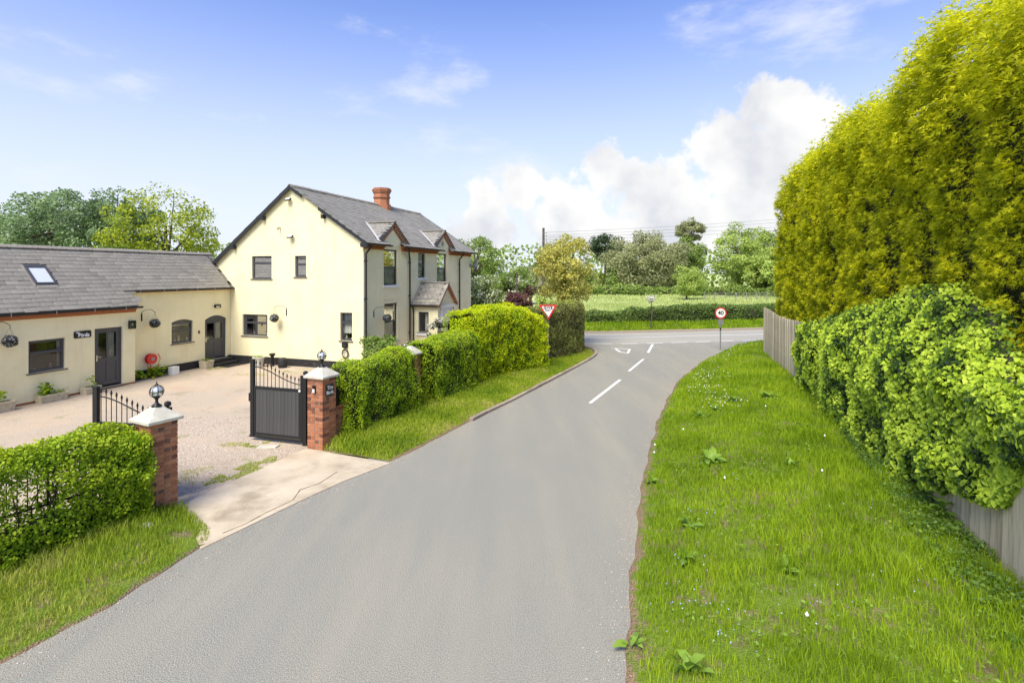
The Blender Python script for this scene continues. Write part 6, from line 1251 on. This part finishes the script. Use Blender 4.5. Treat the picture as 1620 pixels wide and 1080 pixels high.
# plaque on the lane face of the right pier
t = thing('house_name_plaque', 'small black plaque reading The Birds on the right gate pier', 'sign', on(p2, 0, .23, 1.36), p2.rotation_euler.z+PI/2)
mb = MB(); mb.box(-.135, .135, -.016, 0, -.135, .135); mb.build('board', M['plaque'], t, bevel=.01); inst('lettering', text('The', .125, M['signw'], bold=.001), t, (0, -.019, .06), (PI/2, 0, 0)); inst('lettering', text('Birds', .115, M['signw'], bold=.001), t, (0, -.019, -.055), (PI/2, 0, 0))
t = thing('intercom', 'small black and white intercom on the camera side of the right gate pier', 'intercom', on(p2, -.235, 0, 1.40), p2.rotation_euler.z)
mb = MB(); mb.box(-.04, .04, -.035, 0, -.08, .08); mb.box(-.045, .045, -.05, 0, .075, .09); mb.build('case', M['iron'], t, bevel=.005); mb = MB(); mb.box(-.03, .03, -.04, -.0352, -.07, .015); mb.build('keypad', M['signw'], t)
# low wall and post box right of pier 2
lw = thing('low_brick_wall', 'low brick wall under the hedge right of the name pier', 'wall', on(p2, -.12, .47, 0), p2.rotation_euler.z+PI/2)
mb = MB(); mb.box(0, 3.2, .012, .19, -.1, .82); mb.build('mortar', M['mortar'], lw)
for c in range(11):
    x = .108 if c % 2 else 0; 
    while x < 1.3: inst('brick', random.choice(BR['s']), lw, (x+.108, .052, .0375+c*.075), (0, 0, random.uniform(-.005, .005))); x += .225
mb = MB(); mb.box(0, 3.2, -.02, .22, .828, .88); mb.build('coping', M['redbrick'], lw, bevel=.01)
t = thing('post_box', 'black rounded post box standing on the low wall beside the name pier', 'post box', on(p2, -.20, .60, .885), p2.rotation_euler.z+PI/2)
mb = MB(); n = 10; poly = [(-.13, 0), (.13, 0), (.13, .34)]+[(.13*math.cos(PI*k/n), .34+.09*math.sin(PI*k/n)) for k in range(1, n)]+[(-.13, .34)]; mb.prism(poly, -.15, .06, M=Matrix.Rotation(PI/2, 4, 'X')); mb.build('body', M['iron'], t, bevel=.008); mb = MB(); mb.box(-.1, .1, -.075, -.061, .3, .335); mb.build('flap', M['plinth'], t)
# railings: on low wall to pier 3, and left from pier 1
def spear(mb, x, y, z0, z1, r=.008):
    mb.tube([(x, y, z0), (x, y, z1)], r, 6); mb.lathe([(.004, 0), (.018, .012), (.009, .024), (.022, .05), (.004, .11)], (x, y, z1), 6)
def railing(label, loc, rz, L_, z0, z1, step=.12):
    t = thing('railing', label, 'railing', loc, rz); mb = MB(); mb.bar((0, 0, z0), (L_, 0, z0), .035, .02); mb.bar((0, 0, z1-.15), (L_, 0, z1-.15), .035, .02); mb.build('rail', M['iron'], t)
    m0 = MB(); spear(m0, 0, 0, z0, z1); me = m0.mesh('bar', M['iron']); x = .08
    while x < L_: inst('bar', me, t, (x, 0, 0)); x += step
railing('black iron railing inside the rounded hedge between two piers', on(p2, -.22, .5, 0), p2.rotation_euler.z+PI/2, 2.9, .93, 1.45)
railing('black iron railing inside the hedge at lower left', (-6.35, 8.95, 0), math.atan2(-4.55, -2.85), 5.0, .62, 1.38, .115)
# gates
def gate(label, hx, hy, dx, dy, group='pair of black half boarded gates'):
    """hinge at (hx,hy), leaf runs along (dx,dy) 1.5 m; local x from hinge to the tall end"""
    t = thing('driveway_gate', label, 'gate', (hx, hy, 0), math.atan2(dy, dx), group); L_ = 1.52
    mb = MB(); mb.box(0, .06, -.03, .03, .09, 1.66); mb.box(L_-.1, L_, -.035, .035, .09, 1.97); mb.box(.06, L_-.1, -.025, .025, 1.27, 1.33); mb.box(.06, L_-.1, -.022, .022, .15, .20); mb.box(.0, L_+.02, -.04, .04, .08, .13); mb.box(.062, .11, -.024, .024, .21, 1.26); mb.box(L_-.15, L_-.102, -.024, .024, .21, 1.26); mb.box(L_-.11, L_+.01, -.045, .045, 1.965, 1.985); mb.build('frame', M['black'], t, bevel=.004)
    n = 12; w_ = (L_-.26)/n; bs = []
    for k in range(4): q = MB(); q.box(.002, w_-.003, -.012, .012, .20, 1.27, .3+.15*k); bs.append(q.mesh('board', M['gatepanel']))
    for k in range(n): inst('board', bs[(k*3) % 4], t, (.11+k*w_, random.uniform(-.0012, .0012), 0))
    def top(f): s = f*f*(3-2*f); return 1.50+(1.86-1.50)*s
    nb = 12
    for k in range(nb):
        f = (k+.5)/nb; x = .06+(L_-.16)*f; q = MB(); spear(q, x, 0, 1.33, top(f)+.0, .008); q.build('bar', M['iron'], t)
    mb = MB(); pts = [(.06+(L_-.16)*f, 0, top(f)-.06) for f in np.linspace(0, 1, 16)]; mb.tube(pts, .012, 6); mb.build('curved_rail', M['black'], t)
    mb = MB(); mb.box(-.12, -.02, -.05, .05, .0, 1.66); mb.lathe([(.002, 0), (.05, .03), (.06, .06), (.05, .1), (.002, .12)], (-.07, 0, 1.66), 12); mb.box(-.03, .03, -.02, .02, .35, .42); mb.box(-.03, .03, -.02, .02, 1.2, 1.27); mb.build('hinge_post', M['black'], t)
    mb = MB(); mb.box(L_, L_+.05, -.03, .03, .95, 1.15); mb.build('latch', M['black'], t); mb = MB(); mb.lathe([(.003, 0), (.03, .004), (.03, .012), (.003, .016)], (0, 0, 0), 14); o = mb.build('reflector', M['whitep'], t); o.location = (.06, .045, 1.3); o.rotation_euler = (-PI/2, 0, 0)
gate('black half boarded gate open beside the name pier', -4.98, 12.50, -1.53, .46)
gate('black half boarded gate open behind the left pier, mostly hidden by hedge', -6.33, 9.55, -1.55, .28)
mb = MB(); mb.prism([(-.25, -.1), (.2, -.13), (.26, .08), (-.2, .12)], 0, .03); t = tag(mb.build('stone_slab', M['cap'], None, bevel=.006), 'pale flat stone on the gravel under the open gate', 'stone'); t.location = (-5.75, 12.35, .003); t.rotation_euler = (0, 0, .2)
for x, y, lb in ((-6.05, 8.6, 'pale stone half hidden in grass below the left gate pier'), (-3.0, 15.9, 'small pale stone in the grass at the foot of the second brick pier')):
    mb = MB(); mb.lathe([(.10, 0), (.13, .05), (.11, .11), (.04, .14)], (0, 0, 0), 7); t = tag(mb.build('edge_stone', M['cap'], None), lb, 'stone'); t.location = (x+.25, y-.3, .04); t.scale = (1.1, .8, .8)

# give way sign
t = thing('give_way_sign', 'red and white triangular GIVE WAY sign above the yellow hedge end', 'road sign', (1.6, 23.3, 0), math.radians(-4))
mb = MB(); mb.tube([(0, .05, -.2), (0, .05, 2.75)], .038, 10); mb.build('pole', M['galv'], t)
def tri(s, d0, d1):
    r = s/math.sqrt(3); mb = MB(); pts = []
    for k in range(3):
        a = -PI/2+k*2*PI/3; c = Vector((r*math.cos(a), r*math.sin(a))); 
        for q in (-1, 0, 1):
            b = a+q*.25; rr = r*(.93 if q else .955); pts.append((rr*math.cos(b) if q == 0 else (c.x*.93+.06*s*math.cos(a+q*PI/2)*1.0*.5), (rr*math.sin(b) if q == 0 else c.y*.93+.06*s*math.sin(a+q*PI/2)*.5)))
    mb.prism(pts, d0, d1, M=Matrix.Rotation(PI/2, 4, 'X')); return mb
o = tri(.80, 0, .012).build('plate', M['signr'], t); o.location = (0, 0, 2.46); o = tri(.565, .0125, .016).build('panel', M['signw'], t); o.location = (0, 0, 2.46); o = tri(.8, -.006, -.001).build('backing', M['galv'], t); o.location = (0, 0, 2.46)
inst('lettering', text('GIVE', .165, M['signk'], bold=.007, xs=1.2), t, (0, -.018, 2.555), (PI/2, 0, 0)); inst('lettering', text('WAY', .105, M['signk'], bold=.004, xs=1.1), t, (0, -.018, 2.44), (PI/2, 0, 0))
# 40 sign
t = thing('speed_limit_sign', 'round red ringed 40 speed sign on a grey post at the junction', 'road sign', (11.1, 27.9, .08), math.radians(-6))
mb = MB(); mb.tube([(0, .05, -.2), (0, .05, 2.2)], .035, 10); mb.build('post', M['galv'], t); mb = MB(); mb.tube([(0, .05, .98), (0, .05, 1.12)], .04, 10); mb.build('band', M['black'], t)
def dsk(r, d0, d1, n=32): mb = MB(); mb.prism([(r*math.cos(2*PI*k/n), r*math.sin(2*PI*k/n)) for k in range(n)], d0, d1, M=Rx); return mb
for r, a, b, m_ in ((.30, 0, .012, 'signr'), (.235, .0125, .016, 'signw'), (.30, -.006, -.001, 'galv')): o = dsk(r, a, b).build({'signr': 'ring', 'signw': 'face', 'galv': 'backing'}[m_], M[m_], t); o.location = (0, 0, 1.9)
inst('numerals', text('40', .30, M['signk'], bold=.008), t, (0, -.018, 1.9), (PI/2, 0, 0))
mb = MB(); mb.box(-.13, .16, 0, .012, 1.28, 1.56); mb.build('small_plate', M['galv'], t)
# utility pole and wires
t = thing('utility_pole', 'wooden utility pole rising behind the golden tree', 'utility pole', (3.0, 50, 0)); mb = MB(); mb.tube([(0, 0, -.3), (0, 0, 8.4)], [.15, .11], 10); mb.build('pole', M['polew'], t)
for z in (7.9, 7.6, 7.3): mb = MB(); mb.tube([(0, 0, z), (.28, 0, z)], .02, 5); mb.lathe([(.03, -.04), (.045, 0), (.03, .05)], (.28, 0, z+.04), 8); mb.build('insulator', M['polew'], t)
t = thing('utility_pole', 'second utility pole hidden behind the golden conifers', 'utility pole', (40, 60, 0)); mb = MB(); mb.tube([(0, 0, -.3), (0, 0, 11.3)], [.15, .11], 10); mb.build('pole', M['polew'], t)
def wire(lb, a, b, sag):
    mb = MB(); a, b = Vector(a), Vector(b); pts = [a+(b-a)*s-Vector((0, 0, 4*sag*s*(1-s))) for s in np.linspace(0, 1, 24)]; mb.tube(pts, .009, 4); tag(mb.build('overhead_wire', M['iron'], None), lb, 'wire', 'overhead wires from the utility pole')
wire('highest overhead wire running right from the utility pole', (3.28, 50, 7.98), (40, 60, 11.1), .25); wire('second highest overhead wire running right', (3.28, 50, 7.68), (40, 60, 10.75), .25)
wire('third overhead wire running right, below the paired upper two', (3.28, 50, 7.5), (40, 60, 10.1), .25); wire('lowest overhead wire running right above the tree tops', (3.28, 50, 7.3), (40, 60, 9.7), .3)
wire('service wire dropping left from the utility pole to the house side', (2.9, 50, 7.0), (-2.6, 44, 4.6), .15)
mb = MB(); mb.tube([(0, 0, 0), (0, 0, 4.15)], [.06, .05], 8); t = tag(mb.build('garden_post', M['polew'], None), 'thin dark post standing in the purple bush', 'post'); t.location = (.28, 31.2, 0)
# field fence and gate across the meadow
ff = thing('field_fence', 'grey rail fence at the back right of the meadow', 'fence', (29.5, 78, 0))
for k in range(12): q = MB(); q.box(-.05, .05, -.05, .05, 0, 1.25); o = q.build('post', M['oldrail'], ff); o.location = (k*1.7-.9+(k > 1)*.0, k*.3, 0)
for z in (.5, .8, 1.1): q = MB(); q.bar((-.9, 0, z), (17.8, 3.3, z), .03, .05); q.build('rail', M['oldrail'], ff)

# solid blocks inside the far building ends so nothing is see-through
print('objects', len(bpy.data.objects), 'tris', sum(sum(len(p.vertices)-2 for p in o.data.polygons) if len(o.data.polygons) < 3000 else len(o.data.polygons) for o in bpy.data.objects if o.type == 'MESH'))
